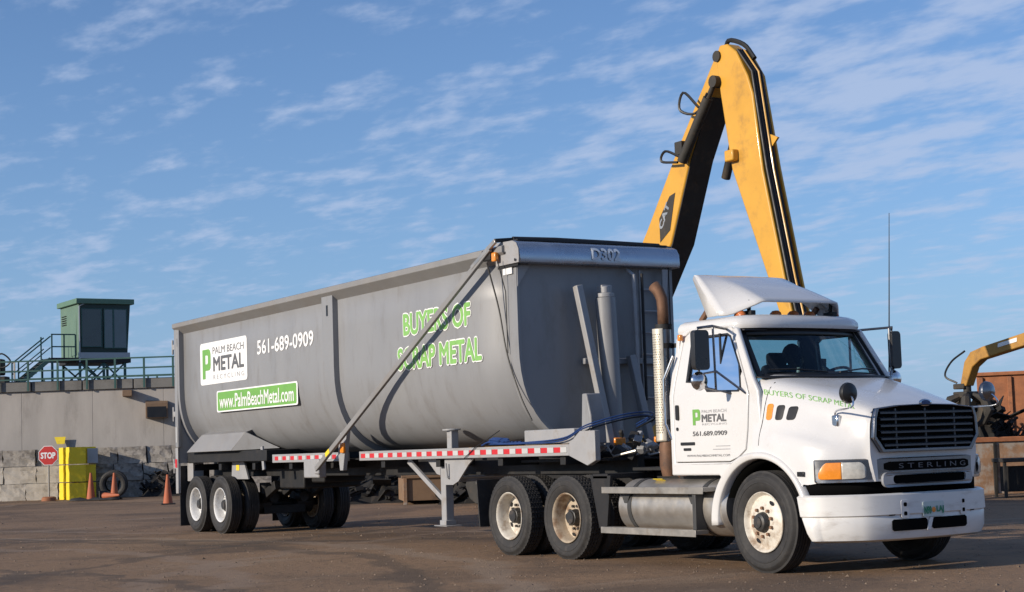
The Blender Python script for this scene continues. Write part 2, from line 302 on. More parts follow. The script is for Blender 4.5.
def text_mesh(txt, width, height, bold=0., fn=None, nrm=(0, -1, 0)):
    cu = bpy.data.curves.new('t', 'FONT'); cu.body = txt; cu.size = 1; cu.resolution_u = 3
    ob = bpy.data.objects.new('t', cu); col.objects.link(ob); dg = bpy.context.evaluated_depsgraph_get()
    me0 = bpy.data.meshes.new_from_object(ob.evaluated_get(dg)); bpy.data.objects.remove(ob); bpy.data.curves.remove(cu)
    xs = [v.co.x for v in me0.vertices]; ys = [v.co.y for v in me0.vertices]; x0, x1, y0, y1 = min(xs), max(xs), min(ys), max(ys)
    b = bold * height; mb = MB(); nrm = Vector(nrm)
    fs = [tuple(p.vertices) for p in me0.polygons]
    offs = [(0, 0)] if not bold else [(0, 0)] + [(math.cos(k * math.pi / 4), math.sin(k * math.pi / 4)) for k in range(8)]
    for q, (dx, dy) in enumerate(offs):
        mb.add([Vector(fn(b + (v.co.x - x0) / (x1 - x0) * (width - 2 * b) + dx * b, b + (v.co.y - y0) / (y1 - y0) * (height - 2 * b) + dy * b)) + nrm * (q * .00035) for v in me0.vertices], fs)
    bpy.data.meshes.remove(me0)
    me = bpy.data.meshes.new('lettering'); me.from_pydata([tuple(v) for v in mb.v], [], mb.f); return me
def roundrect(x0, x1, y0, y1, r, n=5):
    out = []
    for cx_, cy_, a0 in ((x1 - r, y1 - r, 0), (x0 + r, y1 - r, 90), (x0 + r, y0 + r, 180), (x1 - r, y0 + r, 270)):
        for i in range(n + 1):
            a = R_(a0 + 90 * i / n); out.append((cx_ + r * math.cos(a), cy_ + r * math.sin(a)))
    return out

# ------------------------------------------------------------------ ground
nseg = 60
rows = []
for i in range(nseg + 1):
    rows.append([(-2200 + 4400 * i / nseg, -2200 + 4400 * j / nseg, 0) for j in range(nseg + 1)])
g = MB().grid(rows).build('ground', 'yard_ground', smooth=None); tag(g, 'brown packed dirt and worn asphalt yard surface', 'ground', kind='structure')
mb = MB()
for i in range(5000):
    l = random.uniform(-14, 14); d = random.uniform(11.5, 46); p = bgp(l * d / 30, d)
    r = random.uniform(.006, .02) * (1.8 if random.random() < .06 else 1); a = random.uniform(0, 6.28)
    vs = [(p.x + math.cos(a + k * 2.09) * r * random.uniform(.7, 1.3), p.y + math.sin(a + k * 2.09) * r * random.uniform(.7, 1.3), 0) for k in range(3)] + [(p.x, p.y, r * random.uniform(.5, .9))]
    mb.add(vs, [(0, 1, 3), (1, 2, 3), (2, 0, 3)])
gv = mb.build('gravel', 'grit', smooth=None); tag(gv, 'loose small gravel and grit scattered over the yard', 'gravel', kind='stuff')

# ------------------------------------------------------------------ wheels
def tyre_mesh(kind):
    R0 = .52; prof = [(.055, .305), (.03, .33), (.012, .38), (.009, .395), (.004, .40), (.004, .408), (.008, .413), (.005, .43), (.009, .452), (.006, .455), (.008, .462), (.02, .475), (.04, .495)]
    inner = [(.28 - a, r) for a, r in prof[::-1]]
    tread = [(.045, .515)]; rows_t = []
    edges = [.045, .085, .095, .13, .138, .172, .18, .185, .195, .235]
    ribs = [(.045, .088), (.098, .130), (.140, .172 - .001), (.181, .235)] if kind == 'drive' else [(.045, .082), (.092, .122), (.132, .150), (.160, .190), (.200, .235)]
    tr = []
    for i, (a, b) in enumerate(ribs):
        tr += [(a, .517), (b, .517)]
        if i < len(ribs) - 1: tr += [(b + .002, .502), (ribs[i + 1][0] - .002, .502)]
    full = prof + tr + inner; o = len(prof)
    n = 208 if kind == 'drive' else 72
    def fn(i, k):
        if kind == 'drive' and o <= i < o + len(tr) and full[i][1] > .51:
            ph = (i // 2) % 2 * 2
            return -.010 if (k + ph) % 4 == 0 else 0
        return 0
    mb = MB().lathe(full, (0, 0, 0), 'Y', n, fn); me = mb.mesh('tyre', 30)
    return me
def rim_mesh(kind):
    if kind == 'steer':
        p = [(.06, .30), (.028, .308), (.022, .302), (.03, .292), (.06, .282), (.075, .268), (.07, .245), (.05, .20), (.035, .17), (.03, .145), (.03, .10), (.03, .0)]
    else:
        p = [(.06, .30), (.028, .308), (.022, .302), (.03, .292), (.05, .282), (.09, .275), (.16, .268), (.19, .262), (.195, .24), (.19, .17), (.185, .145), (.18, .1), (.18, 0)]
    return MB().lathe(p, (0, 0, 0), 'Y', 48).mesh('rim', 35)
TYRE = {k: tyre_mesh(k) for k in ('drive', 'rib')}
RIM = {k: rim_mesh(k) for k in ('steer', 'dual')}
def wheel_hardware(kind, root, side):
    pass
def disc_parts():
    d = {}
    vs = [Vector((math.cos(a) * .036, 0, math.sin(a) * .021)) for a in [i * math.pi / 6 for i in range(12)]]
    d['hand'] = MB().add(vs, [tuple(range(12))]).mesh('hand_hole', None)
    d['lug'] = MB().tube([(0, .005, 0), (0, -.03, 0)], .017, 6).mesh('lug_nut', 30)
    d['steer', 'hub'] = MB().lathe([(.03, .105), (.0, .10), (-.03, .085), (-.04, .06), (-.055, .055), (-.058, .0)], (0, 0, 0), 'Y', 28).mesh('hub', 30)
    d['dual', 'hub'] = MB().lathe([(.19, .108), (.15, .102), (.10, .096), (.095, .08), (.075, .075), (.073, .0)], (0, 0, 0), 'Y', 20, lambda i, k: -.008 if (k % 2 and i in (1, 2)) else 0).mesh('hub', 30)
    return d
DP = disc_parts()
def wheel(parent, x, y, z, kind, tyre, rim, sidesign, rz=0, scale=1.0, outer=True, rot=0.):
    # sidesign -1: outer face towards -Y
    root = bpy.data.objects.new('wheel', None); col.objects.link(root); root.parent = parent; root.location = (x, y, z)
    root.rotation_euler = (0, rot, rz + (0 if sidesign < 0 else math.pi)); root.scale = (scale, 1, scale)
    root.empty_display_size = .2
    t = place(TYRE[tyre], 'tyre', None, root); t.data.materials.clear(); t.data.materials.append(MATS['tread_rubber' if tyre == 'drive' else 'black_rubber'])
    me = RIM[kind]
    r = bpy.data.objects.new('rim', me); col.objects.link(r); r.parent = root
    if not me.materials: me.materials.append(MATS['rim_white'])
    r.material_slots[0].link = 'OBJECT'; r.material_slots[0].material = MATS[rim]
    if outer:
        def sub(nm, me, mm, loc=(0, 0, 0), rt=(0, 0, 0)):
            if not me.materials: me.materials.append(MATS[mm])
            q = bpy.data.objects.new(nm, me); col.objects.link(q); q.parent = root; q.location = loc; q.rotation_euler = rt
            q.material_slots[0].link = 'OBJECT'; q.material_slots[0].material = MATS[mm]
        sub('hub', DP[kind, 'hub'], 'hub_black')
        if y < 0:
            y0 = .03 if kind == 'steer' else .18
            for k in range(10):
                t = 2 * math.pi * k / 10; sub('lug_nut', DP['lug'], 'lug_rust' if kind == 'steer' else 'hub_black', (math.cos(t) * .143, y0, math.sin(t) * .143))
            nh = 2 if kind == 'steer' else 5
            for k in range(nh):
                t = 2 * math.pi * (k + .15) / nh + (.9 if kind == 'steer' else .4); rr = .222
                sub('hand_hole', DP['hand'], 'black_trim', (math.cos(t) * rr, .050 if kind == 'steer' else .180, math.sin(t) * rr), (0, math.pi / 2 - t, 0))
    return root

# ================================================================== TRACTOR
TK = empty('semi_truck', (0, 0, 0), 0, 'white day cab semi truck tractor with dark grille coupled to the grey dump trailer', 'truck')
DX1, DX2 = -3.585, -4.905
wheel(TK, 0, -1.18, .525, 'steer', 'rib', 'rim_white', -1, rz=R_(-2), rot=.35, scale=1.03)
wheel(TK, 0, 1.18, .525, 'steer', 'rib', 'rim_white', 1, rz=R_(-2), scale=1.03)
for X, rm in ((DX1, 'rim_rusty'), (DX2, 'rim_white')):
    for sg in (-1, 1):
        wheel(TK, X, sg * 1.22, .505, 'dual', 'drive', rm, sg, rot=random.random() * 6)
        wheel(TK, X, sg * .60, .505, 'dual', 'drive', 'rim_rusty', -sg, outer=False, rot=random.random())
# frame
mb = MB()
for sg in (-1, 1): mb.bb(-5.75, 1.05, sg * .43 - .04, sg * .43 + .04, .76, 1.04)
for X in (-5.6, -4.2, -2.9, -1.6): mb.bb(X - .05, X + .05, -.39, .39, .80, 1.0)
mb.build('chassis_frame', 'dark_frame', TK, bevel=.008)
mb = MB()
for X in (0, DX1, DX2): mb.tube([(X, -.55 if X else -.9, .505), (X, .55 if X else .9, .505)], .075, 12)
for X in (DX1, DX2): mb.lathe([(-.22, .0), (-.2, .12), (-.08, .2), (.08, .2), (.2, .12), (.22, 0)], (X, 0, .52), 'Y', 16)
mb.build('axles', 'dark_frame', TK)
mb = MB(); mb.tube([(-3.4, 0, .66), (-.9, 0, .72)], .06, 10); mb.build('drive_shaft', 'dark_frame', TK)
# engine mass
mb = MB(); mb.bb(-.9, 1.1, -.55, .55, .55, 1.2); mb.bb(.75, 1.08, -.74, .74, .70, .98); mb.build('engine_bay', 'crane_dark', TK, bevel=.05)
mb = MB(); mb.bb(-1.68, -.1, -.9, .9, .93, 1.0); mb.build('cab_floor', 'dark_frame', TK)
# fifth wheel
mb = MB(); mb.box((DX1 - .45, 0, 1.13), (.9, .95, .09)); mb.box((DX1 - .45, -.4, 1.06), (.3, .08, .12)); mb.box((DX1 - .45, .4, 1.06), (.3, .08, .12)); mb.build('fifth_wheel', 'dark_frame', TK, bevel=.02)
# deck plate + suspension
mb = MB(); mb.bb(-2.85, -1.8, -.7, .7, 1.06, 1.10); mb.build('deck_plate', 'dark_frame', TK, bevel=.006)
mb = MB()
for X in (DX1, DX2):
    for sg in (-1, 1): mb.lathe([(0, .0), (0, .12), (.06, .14), (.12, .12), (.18, .14), (.24, .12), (.24, 0)], (X - .35, sg * .43, .5), 'Z', 16)
mb.build('air_springs', 'black_rubber', TK)
# quarter fenders / mud flap
mb = MB(); mb.plate([(-3.02, 1.02), (-2.62, 1.02), (-2.72, .42), (-2.86, .40)], [], .04, lambda u, v, t: (u, -1.20 + t, v)); mb.bb(-2.98, -2.68, -1.2, -.5, .98, 1.04)
mb.bar((-3.03, -1.18, 1.03), (-2.87, -1.18, .40), .02, .05)
mb.build('quarter_fender', 'dark_frame', TK, bevel=.006)
for sg in (-1, 1):
    mb = MB(); mb.box((-5.62, sg * .92, .66), (.02, .6, .62), rotm(ry=R_(-5))); mb.build('mud_flap', 'black_rubber', TK)
# fuel tanks
for sg in (-1, 1):
    mb = MB(); mb.lathe([(-2.55, 0), (-2.55, .28), (-2.51, .315), (-1.0, .315), (-.64, .315), (-.6, .28), (-.6, 0)], (0, sg * .86, .655), 'X', 40)
    tank = mb.build('fuel_tank', 'aluminium', TK)
    for X in (-2.30, -1.02):
        mb = MB(); mb.lathe([(-.035, .315), (-.035, .322), (.035, .322), (.035, .315)], (X, sg * .86, .655), 'X', 40); mb.build('tank_strap', 'strap_dark', tank)
    for z, xa, xb in ((.865, -2.68, -.80), (.40, -2.72, -.95)):
        mb = MB(); mb.bb(xa, xb, sg * 1.20 - .09, sg * 1.20 + .09, z - .025, z + .02)
        mb.bb(xa, xb, sg * 1.29 - .004, sg * 1.29 + .004, z - .05, z + .025); mb.build('step', 'step_metal', tank, bevel=.005)
    mb = MB(); mb.bb(-1.02, -.96, sg * 1.20 - .07, sg * 1.20 + .08, .425, .835); mb.build('step_bracket', 'strap_dark', tank, bevel=.006)
    for X in (-2.36, -1.12):
        mb = MB(); mb.plate([(X - .1, .835), (X + .1, .835), (X + .03, .70), (X - .03, .70)], [], .02, lambda u, v, t: (u, sg * 1.18 + t, v)); mb.build('step_bracket', 'strap_dark', tank)
    mb = MB(); mb.lathe([(0, .05), (.05, .05), (.05, 0)], (-1.5, sg * .80, .955), 'Z', 16); mb.build('filler_cap', 'chrome', tank)
mb = MB(); mb.box((-1.95, -.97, .955), (.18, .10, .004), rotm(rx=R_(-20))); mb.build('warning_sticker', 'yellow_paint', TK)

# ---- hood
HST = {
 -.20: [(0, 2.09), (.5, 2.085), (.80, 2.06), (.95, 2.0), (1.015, 1.84), (1.05, 1.58), (1.075, 1.42), (1.09, None)],
 .20: [(0, 1.985), (.45, 1.98), (.77, 1.95), (.91, 1.87), (.99, 1.72), (1.06, 1.53), (1.14, 1.38), (1.17, None)],
 .60: [(0, 1.875), (.42, 1.87), (.72, 1.835), (.85, 1.74), (.93, 1.59), (1.04, 1.43), (1.14, 1.30), (1.17, .93)],
 .84: [(0, 1.80), (.4, 1.795), (.70, 1.755), (.81, 1.65), (.87, 1.51), (.97, 1.37), (1.06, 1.25), (1.085, .93)],
 1.02: [(0, 1.74), (.38, 1.735), (.69, 1.695), (.785, 1.59), (.825, 1.46), (.885, 1.32), (.93, 1.2), (.935, .93)],
 1.14: [(0, 1.695), (.38, 1.69), (.675, 1.655), (.76, 1.56), (.785, 1.43), (.80, 1.29), (.80, 1.18), (.79, .93)],
 1.20: [(0, 1.655), (.36, 1.65), (.655, 1.62), (.735, 1.54), (.755, 1.41), (.76, 1.27), (.755, 1.16), (.70, .93)]}
def zarch(X): return .505 + math.sqrt(max(.0, .70 ** 2 - X * X)) if abs(X) < .70 else .5
xs_ = sorted(HST); ctr = []
for X in xs_:
    ctr.append([(X, y, z if z is not None else zarch(X)) for y, z in HST[X]])
cols = []
for k in range(8): cols.append(spline([c[k] for c in ctr], 37))
half = []
for i in range(37):
    sec = spline([cols[k][i] for k in range(8)], 29)
    X = sec[-1].x
    if X < .64:
        zb = zarch(X)
        sec = [Vector((p.x, p.y, max(p.z, zb) if j < 28 else zb)) for j, p in enumerate(sec)]
    half.append(sec)
rows = []
for sec in half:
    rows.append([Vector((p.x, -p.y, p.z)) for p in sec[::-1]] + [p for p in sec[1:]])
mb = MB(); mb.grid(rows)
last = rows[-1]; cen = Vector((1.20, 0, 1.25)); o = len(mb.v); mb.v += [tuple(v) for v in last] + [tuple(cen)]; n_ = len(last)
mb.f += [(o + i, o + i + 1, o + n_) for i in range(n_ - 1)] + [(o + n_ - 1, o, o + n_)]
hood = mb.build('hood', 'white_paint', TK, smooth=45)
bmh = bmesh.new(); bmh.from_mesh(hood.data); HB = BVHTree.FromBMesh(bmh)
def hoodY(x, z, off=.004):
    h = HB.ray_cast(Vector((x, -3, z)), Vector((0, 1, 0)))
    return Vector((x, (h[0].y if h[0] else -1.0) - off, z))
def hoodpix(x, y):
    h = HB.ray_cast(CAM, ray(x, y).normalized()); return h[1], h[0]
# fender lips (sweep)
for sg in (-1, 1):
    rows = []
    for i in range(41):
        a = R_(180 + 4) - R_(190) * i / 40 if False else R_(182 - 170 * i / 40)
        f = max(0., (math.cos(a + 0) * -1)); wid = .055 + .085 * max(0, -math.cos(a)) ** 1.2
        ri = .685; cxp, czp = math.cos(a), math.sin(a)
        pts = []
        for rr, yy in ((ri, .92), (ri, 1.185), (ri + .008, 1.193), (ri + wid * .7, 1.193), (ri + wid, 1.175 - .04 * max(0, -math.cos(a))), (ri + wid + .005, 1.0)):
            pts.append(Vector((cxp * rr, sg * yy, .505 + czp * rr)))
        rows.append(pts)
    MB().grid(rows).build('fender', 'white_paint', TK, smooth=50, solid=.012)
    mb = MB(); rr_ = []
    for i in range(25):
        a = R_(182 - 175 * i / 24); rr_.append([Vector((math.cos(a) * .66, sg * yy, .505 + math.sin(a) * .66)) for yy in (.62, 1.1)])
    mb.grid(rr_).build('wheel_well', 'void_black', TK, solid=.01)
# nose plan curve helper
PLAN = [(.60, 1.17), (.72, 1.155), (.86, 1.10), (.99, 1.0), (1.09, .89), (1.16, .76), (1.215, .5), (1.24, .25), (1.245, 0)]
def plan(n=40, a=0., b=1., grow=0.):
    pts = spline([(x, -y, 0) for x, y in PLAN], 81)[int(a * 80):int(b * 80) + 1]
    out = []
    for i, p in enumerate(pts):
        d = (pts[min(i + 1, len(pts) - 1)] - pts[max(i - 1, 0)]).normalized(); nrm = Vector((d.y, -d.x, 0))
        out.append(p + nrm * grow)
    return out
def band(name, m, a, b, prof, parent, both=True, mirror_join=False, solid=.01, bevel=0):
    """sweep (grow,z) profile along plan"""
    obs = []
    def rowsfor(sg):
        base = [plan(a=a, b=b, grow=g_) for g_, z_ in prof]
        return [[Vector((base[k][i].x, base[k][i].y * (1 if sg < 0 else -1), prof[k][1])) for k in range(len(prof))] for i in range(len(base[0]))]
    if mirror_join:
        r = rowsfor(-1) + rowsfor(1)[::-1][1:]
        obs.append(MB().grid(r).build(name, m, parent, smooth=40, solid=solid, bevel=bevel))
    else:
        for sg in (-1, 1): obs.append(MB().grid(rowsfor(sg)).build(name, m, parent, smooth=40, solid=solid, bevel=bevel))
    return obs
bump = band('bumper', 'bumper_white', 0, 1, [(-.03, .79), (.02, .80), (.045, .785), (.05, .60), (.03, .585), (.035, .57), (.03, .43), (.0, .355), (-.05, .335)], TK, mirror_join=True, solid=.012)[0]
for v_ in bump.data.vertices:
    if v_.co.x < .85: v_.co.x += max(0, .70 - v_.co.z) * .42 * min(1, (.85 - v_.co.x) / .2)
# bumper details
PC = plan()
def planX(Y, grow=0.):
    y = -abs(Y)
    for a, b in zip(PC, PC[1:]):
        if a.y <= y <= b.y: return a.x + (b.x - a.x) * (y - a.y) / max(1e-6, b.y - a.y) + grow
    return PC[-1].x + grow
def onnose(name, m, parent, poly, holes, grow, th, bevel=.004):
    # flat outlines in (Y,z) wrapped on the nose curve
    return MB().plate(poly, holes, th, lambda u, v, t: (planX(u, grow) + t, u, v)).build(name, m, parent, bevel=bevel)
def nosepatch(name, m, parent, y0, y1, z0, z1, grow, th=.012):
    n = 18; rws = []
    for k in range(n + 1):
        y = y0 + (y1 - y0) * k / n; cut = .18 * (z1 - z0) if k in (0, n) else 0
        X = planX(y, grow); rws.append([(X - th, y, z0 + cut), (X, y, z0 + cut), (X, y, z1 - cut), (X - th, y, z1 - cut)])
    return MB().grid(rws).build(name, m, parent, smooth=30)
def rrd(y0, y1, z0, z1, r, nseg=10):
    base = roundrect(y0, y1, z0, z1, r); out = []
    for a, b in zip(base, base[1:] + base[:1]):
        out.append(a)
        if abs(a[0] - b[0]) > .2:
            for k in range(1, nseg): out.append((a[0] + (b[0] - a[0]) * k / nseg, a[1] + (b[1] - a[1]) * k / nseg))
    return out
pl = onnose('license_plate', 'plate_white', bump, rrd(-.17, .13, .555, .705, .015), [], .052, .008)
def platetext(txt, w_, h_, m, y0, z0, X, bold=.01, parent=None, nm='plate_lettering'):
    me = text_mesh(txt, w_, h_, bold, lambda u, v: (X, y0 + u, z0 + v), (1, 0, 0)); return place(me, nm, m, parent)
platetext('N99', .105, .08, 'plate_green', -.16, .58, 1.309, .05, parent=bump); platetext('LAJ', .105, .08, 'plate_green', .015, .58, 1.309, .05, parent=bump)
MB().lathe([(1.307, .028), (1.309, .0)], (0, -.022, .622), 'X', 14).build('plate_orange_emblem', 'plate_orange', bump)
for y in (-.40, .44):
    onnose('tow_plate', 'bumper_white', bump, rrd(y - .05, y + .05, .555, .735, .02), [], .050, .006)
    for dz in (.58, .67): onnose('tow_hole', 'void_black', bump, rrd(y - .02, y + .02, dz, dz + .04, .012), [], .0565, .003)
    onnose('tow_slot', 'void_black', bump, rrd(y - .20 if y < 0 else y + .12, y - .12 if y < 0 else y + .20, .585, .665, .015), [], .0505, .003)
for y0, y1 in ((-.56, -.10), (-.04, .50)): nosepatch('lower_opening', 'void_black', bump, y0, y1, .43, .545, .046)
onnose('tow_hook', 'bumper_white', bump, [(-.12, .42), (-.07, .42), (-.02, .55), (-.07, .55)], [], .044, .01)
# dark gap above bumper
band('bumper_gap', 'void_black', .05, 1, [(-.05, .78), (-.045, .95)], TK, mirror_join=True, solid=.01)
# lower grey fascia band + STERLING bar + lower bezel
fas = band('fascia', 'dull_chrome', .19, 1, [(.0, .935), (.012, .945), (.014, 1.145), (0, 1.155)], TK, mirror_join=True, solid=.008)[0]
nosepatch('name_bar', 'void_black', fas, -.60, .62, 1.03, 1.12, .020)
me = text_mesh('S T E R L I N G', .98, .05, .0, lambda u, v: (planX(-.42 + u, .021), -.42 + u, 1.05 + v), (1, 0, 0)); place(me, 'name_lettering', 'name_letter', fas)
onnose('lower_bezel', 'bezel_grey', fas, rrd(-.64, .64, .865, 1.015, .06), [rrd(-.52, .52, .90, .985, .035)], .02, .03)
nosepatch('bezel_opening', 'void_black', fas, -.53, .53, .895, .99, .030)
# headlights
def lens(name, m, a, b, parent, slant_l, slant_r, g0=.018, zb=.957, zt=1.132, solid=.004):
    for sg in (-1, 1):
        pts = [plan(a=a, b=b, grow=g) for g in (.006, g0, g0 + .008, g0, .006)]; n = len(pts[0]); rws = []
        for i in range(n):
            t = i / (n - 1); top = zt - slant_l * max(0, 1 - t / .38) ** 1.6 - slant_r * max(0, (t - .75) / .25) ** 2; bot = zb + .3 * slant_r * max(0, (t - .75) / .25) ** 2 + .12 * slant_l * max(0, 1 - t / .15) ** 2
            zs = (bot, bot + .008, (bot + top) / 2, top - .008, top)
            rws.append([Vector((pts[k][i].x, pts[k][i].y * (1 if sg < 0 else -1), zs[k])) for k in range(5)])
        MB().grid(rws).build(name, m, parent, smooth=40, solid=solid)
lens('headlight', 'headlight_lens', .41, .605, TK, 0, .05, .026)
lens('turn_signal', 'amber', .225, .405, TK, .10, 0, .022)
band('headlight_bezel', 'chrome', .20, .70, [(.006, .925), (.014, .93), (.014, .948), (.006, .952)], TK, solid=.006)
band('headlight_bezel', 'black_trim', .25, .64, [(.006, 1.138), (.010, 1.14), (.010, 1.15), (.006, 1.152)], TK, solid=.004)
# grille
GX = 1.207
def gw(z): return .735 if z > 1.36 else .735 - (1.36 - z) * .55
out = [(-.64, 1.215), (.64, 1.215), (.755, 1.36), (.735, 1.56), (.70, 1.655), (.4, 1.685), (0, 1.695), (-.4, 1.685), (-.70, 1.655), (-.735, 1.56), (-.755, 1.36)]
inn = [(u * .95, 1.245 + (v - 1.215) * .91) for u, v in out]
bow = lambda u: 0.
gr = MB().plate(out, [], .012, lambda u, v, t: (GX + t + bow(u), u, v)).build('grille', 'void_black', TK)
MB().plate(out, [inn], .05, lambda u, v, t: (GX + t + bow(u), u, v)).build('grille_surround', 'dull_chrome', gr, bevel=.006)
for k in range(6):
    z = 1.285 + k * .065; hw = (.66 if z > 1.33 else .62)
    rows = []
    for j in range(13):
        y = -hw + 2 * hw * j / 12; rows.append([(GX + .012 + bow(y), y, z), (GX + .058 + bow(y), y, z - .012), (GX + .058 + bow(y), y, z + .006), (GX + .012 + bow(y), y, z + .02)])
    MB().grid(rows).build('slat', 'grille_slat', gr, smooth=30)
for y in (-.42, 0, .42):
    MB().bb(GX + .010 + bow(y), GX + .030 + bow(y), y - .01, y + .01, 1.25, 1.65).build('grille_rib', 'grille_slat', gr)
mb = MB(); mb.lathe([(0, .0), (.012, .05), (.02, .04), (.02, 0)], (0, 0, 0), 'X', 24)
em = mb.build('emblem', 'chrome', TK); em.location = (1.235, -.0, 1.705); em.scale = (1, 1.9, .75)
mb = MB(); mb.lathe([(.021, .034), (.023, 0)], (0, 0, 0), 'X', 24); e2 = mb.build('emblem_face', 'hose_blue', em)
# side vents and marker on hood
for k, (x0, x1, m) in enumerate(((.00, .085, 'amber'), (.135, .235, 'black_trim'), (.285, .395, 'black_trim'))):
    pts = roundrect(x0, x1, 1.585 - k * .005, 1.755 - k * .02, .03)
    mb = MB(); o = len(mb.v); vs = [hoodY(x, z, .006) for x, z in pts]; c = hoodY((x0 + x1) / 2, 1.67, .012)
    n_ = len(vs); mb.add(vs + [c] + [v + Vector((0, .02, 0)) for v in vs], [(i, (i + 1) % n_, n_) for i in range(n_)] + [(i, (i + 1) % n_, n_ + 1 + (i + 1) % n_, n_ + 1 + i) for i in range(n_)])
    mb.build('side_marker' if k == 0 else 'hood_vent', m, TK)
for sg in (-1, 1):
    pts = []
    for k in range(13):
        p = hoodY(-.02 - .05 * k / 12, 1.98 - .66 * k / 12, -.004); pts.append(Vector((p.x, p.y * -sg, p.z)))
    MB().tube(pts, .007, 6).build('hood_seam', 'void_black', TK)
    MB().box((.62, sg * 1.165, 1.02), (.10, .02, .05)).build('hood_latch', 'black_trim', TK, bevel=.006)
# hood lettering, arced
HTB = spline([(764.5, 394.5, 0), (797, 398.6, 0), (828, 403.6, 0), (856, 409.5, 0)], 60)
def hoodtext(u, v):
    k = min(58, max(0, u * 59)); i_ = int(k); p = HTB[i_].lerp(HTB[i_ + 1], k - i_)
    n_, h = hoodpix(p.x - v * .6, p.y - v * 5.2); return h + n_ * .005 if n_.dot(CAM - h) > 0 else h - n_ * .005
me = text_mesh('BUYERS OF SCRAP METAL', 1.0, 1.0, .0, hoodtext); place(me, 'hood_lettering', 'decal_green2', TK)

# ---- cab
def sideY(v): return 1.055 - (.13 * (v - 1.9) / .75 if v > 1.9 else 0)
door_out = [(-1.55, 1.16), (-.62, 1.16), (-.46, 1.21), (-.34, 1.29), (-.30, 1.5), (-.26, 1.88), (-.34, 2.05), (-.62, 2.58), (-.68, 2.61), (-1.36, 2.61), (-1.44, 2.56), (-1.53, 2.05), (-1.54, 1.9)]
side_out = [(-1.63, 1.01), (-.80, 1.01), (-.72, .93), (-.62, 1.0), (-.45, 1.12), (-.25, 1.2), (-.05, 1.24), (-.10, 1.9), (-.22, 2.06), (-.54, 2.60), (-.68, 2.65), (-1.43, 2.66), (-1.56, 2.58), (-1.62, 2.2), (-1.63, 1.9)]
win = [(-1.33, 2.05), (-1.06, 2.03), (-.95, 1.93), (-.42, 1.91), (-.385, 1.95), (-.44, 2.2), (-.63, 2.52), (-.69, 2.55), (-1.23, 2.55), (-1.30, 2.51)]
def shrink(poly, d):
    c = Vector((sum(p[0] for p in poly) / len(poly), sum(p[1] for p in poly) / len(poly)))
    return [(p[0] + (c.x - p[0]) * d, p[1] + (c.y - p[1]) * d) for p in poly]
for sg in (-1, 1):
    tfn = lambda u, v, t, sg=sg: (u, sg * (sideY(v) - t), v)
    MB().plate(side_out, [shrink(door_out, -.012)], .06, tfn).build('cab_side', 'white_paint', TK, bevel=.02, seg=3)
    d = MB().plate(door_out, [win], .05, tfn).build('door', 'white_paint', TK, bevel=.008)
    MB().plate(shrink(win, -.02), [shrink(win, .045)], .02, lambda u, v, t, sg=sg: (u, sg * (sideY(v) + .004 - t), v)).build('window_seal', 'black_trim', d)
    MB().add([(u, sg * (sideY(v) - .022), v) for u, v in shrink(win, -.01)], [tuple(range(len(win)))]).build('door_window', 'door_glass', d, smooth=None)
    MB().bb(-.80, -.775, sg * (sideY(2.2) - .034) - .008, sg * (sideY(2.2) - .034) + .008, 1.92, 2.56).build('vent_bar', 'black_trim', d)
    if sg < 0:
        MB().plate(roundrect(-1.50, -1.45, 1.63, 1.80, .02), [], .03, lambda u, v, t: (u, -1.058 - t + .012, v)).build('door_handle', 'black_trim', d, bevel=.006)
        MB().plate(roundrect(-1.44, -1.19, 1.345, 1.38, .01), [], .02, lambda u, v, t: (u, -1.055 - t + .012, v)).build('step_slot', 'black_trim', d)
        MB().plate(roundrect(-1.39, -1.26, 1.285, 1.315, .01), [], .02, lambda u, v, t: (u, -1.055 - t + .012, v)).build('step_slot', 'black_trim', d)
        MB().lathe([(-.008, .0), (-.008, .02), (0, .02)], (-1.49, -1.056, 1.53), 'Y', 12).build('key_lock', 'black_trim', d)
        DOOR = d
mb = MB()
mb.bb(-1.64, -1.595, -1.0, 1.0, 1.02, 1.95)
for y0, y1, v0, v1 in ((-.90, .90, .86, 1.), (-.97, -.86, 0, .86), (.86, .97, 0, .86)):
    pw = lambda v: -1.60 + .08 * v
    mb.add([(pw(v0) - .03, y0, 1.95 + .7 * v0), (pw(v0) - .03, y1, 1.95 + .7 * v0), (pw(v1) - .03, y1, 1.95 + .7 * v1), (pw(v1) - .03, y0, 1.95 + .7 * v1), (pw(v0) + .03, y0, 1.95 + .7 * v0), (pw(v0) + .03, y1, 1.95 + .7 * v0), (pw(v1) + .03, y1, 1.95 + .7 * v1), (pw(v1) + .03, y0, 1.95 + .7 * v1)], [(0, 1, 2, 3), (4, 7, 6, 5), (0, 4, 5, 1), (1, 5, 6, 2), (2, 6, 7, 3), (3, 7, 4, 0)])
mb.build('cab_rear_wall', 'white_paint', TK, bevel=.01)
MB().add([(-1.60, -.86, 1.95), (-1.60, .86, 1.95), (-1.53, .86, 2.55), (-1.53, -.86, 2.55)], [(0, 1, 2, 3)]).build('rear_window', 'door_glass', TK, smooth=None)
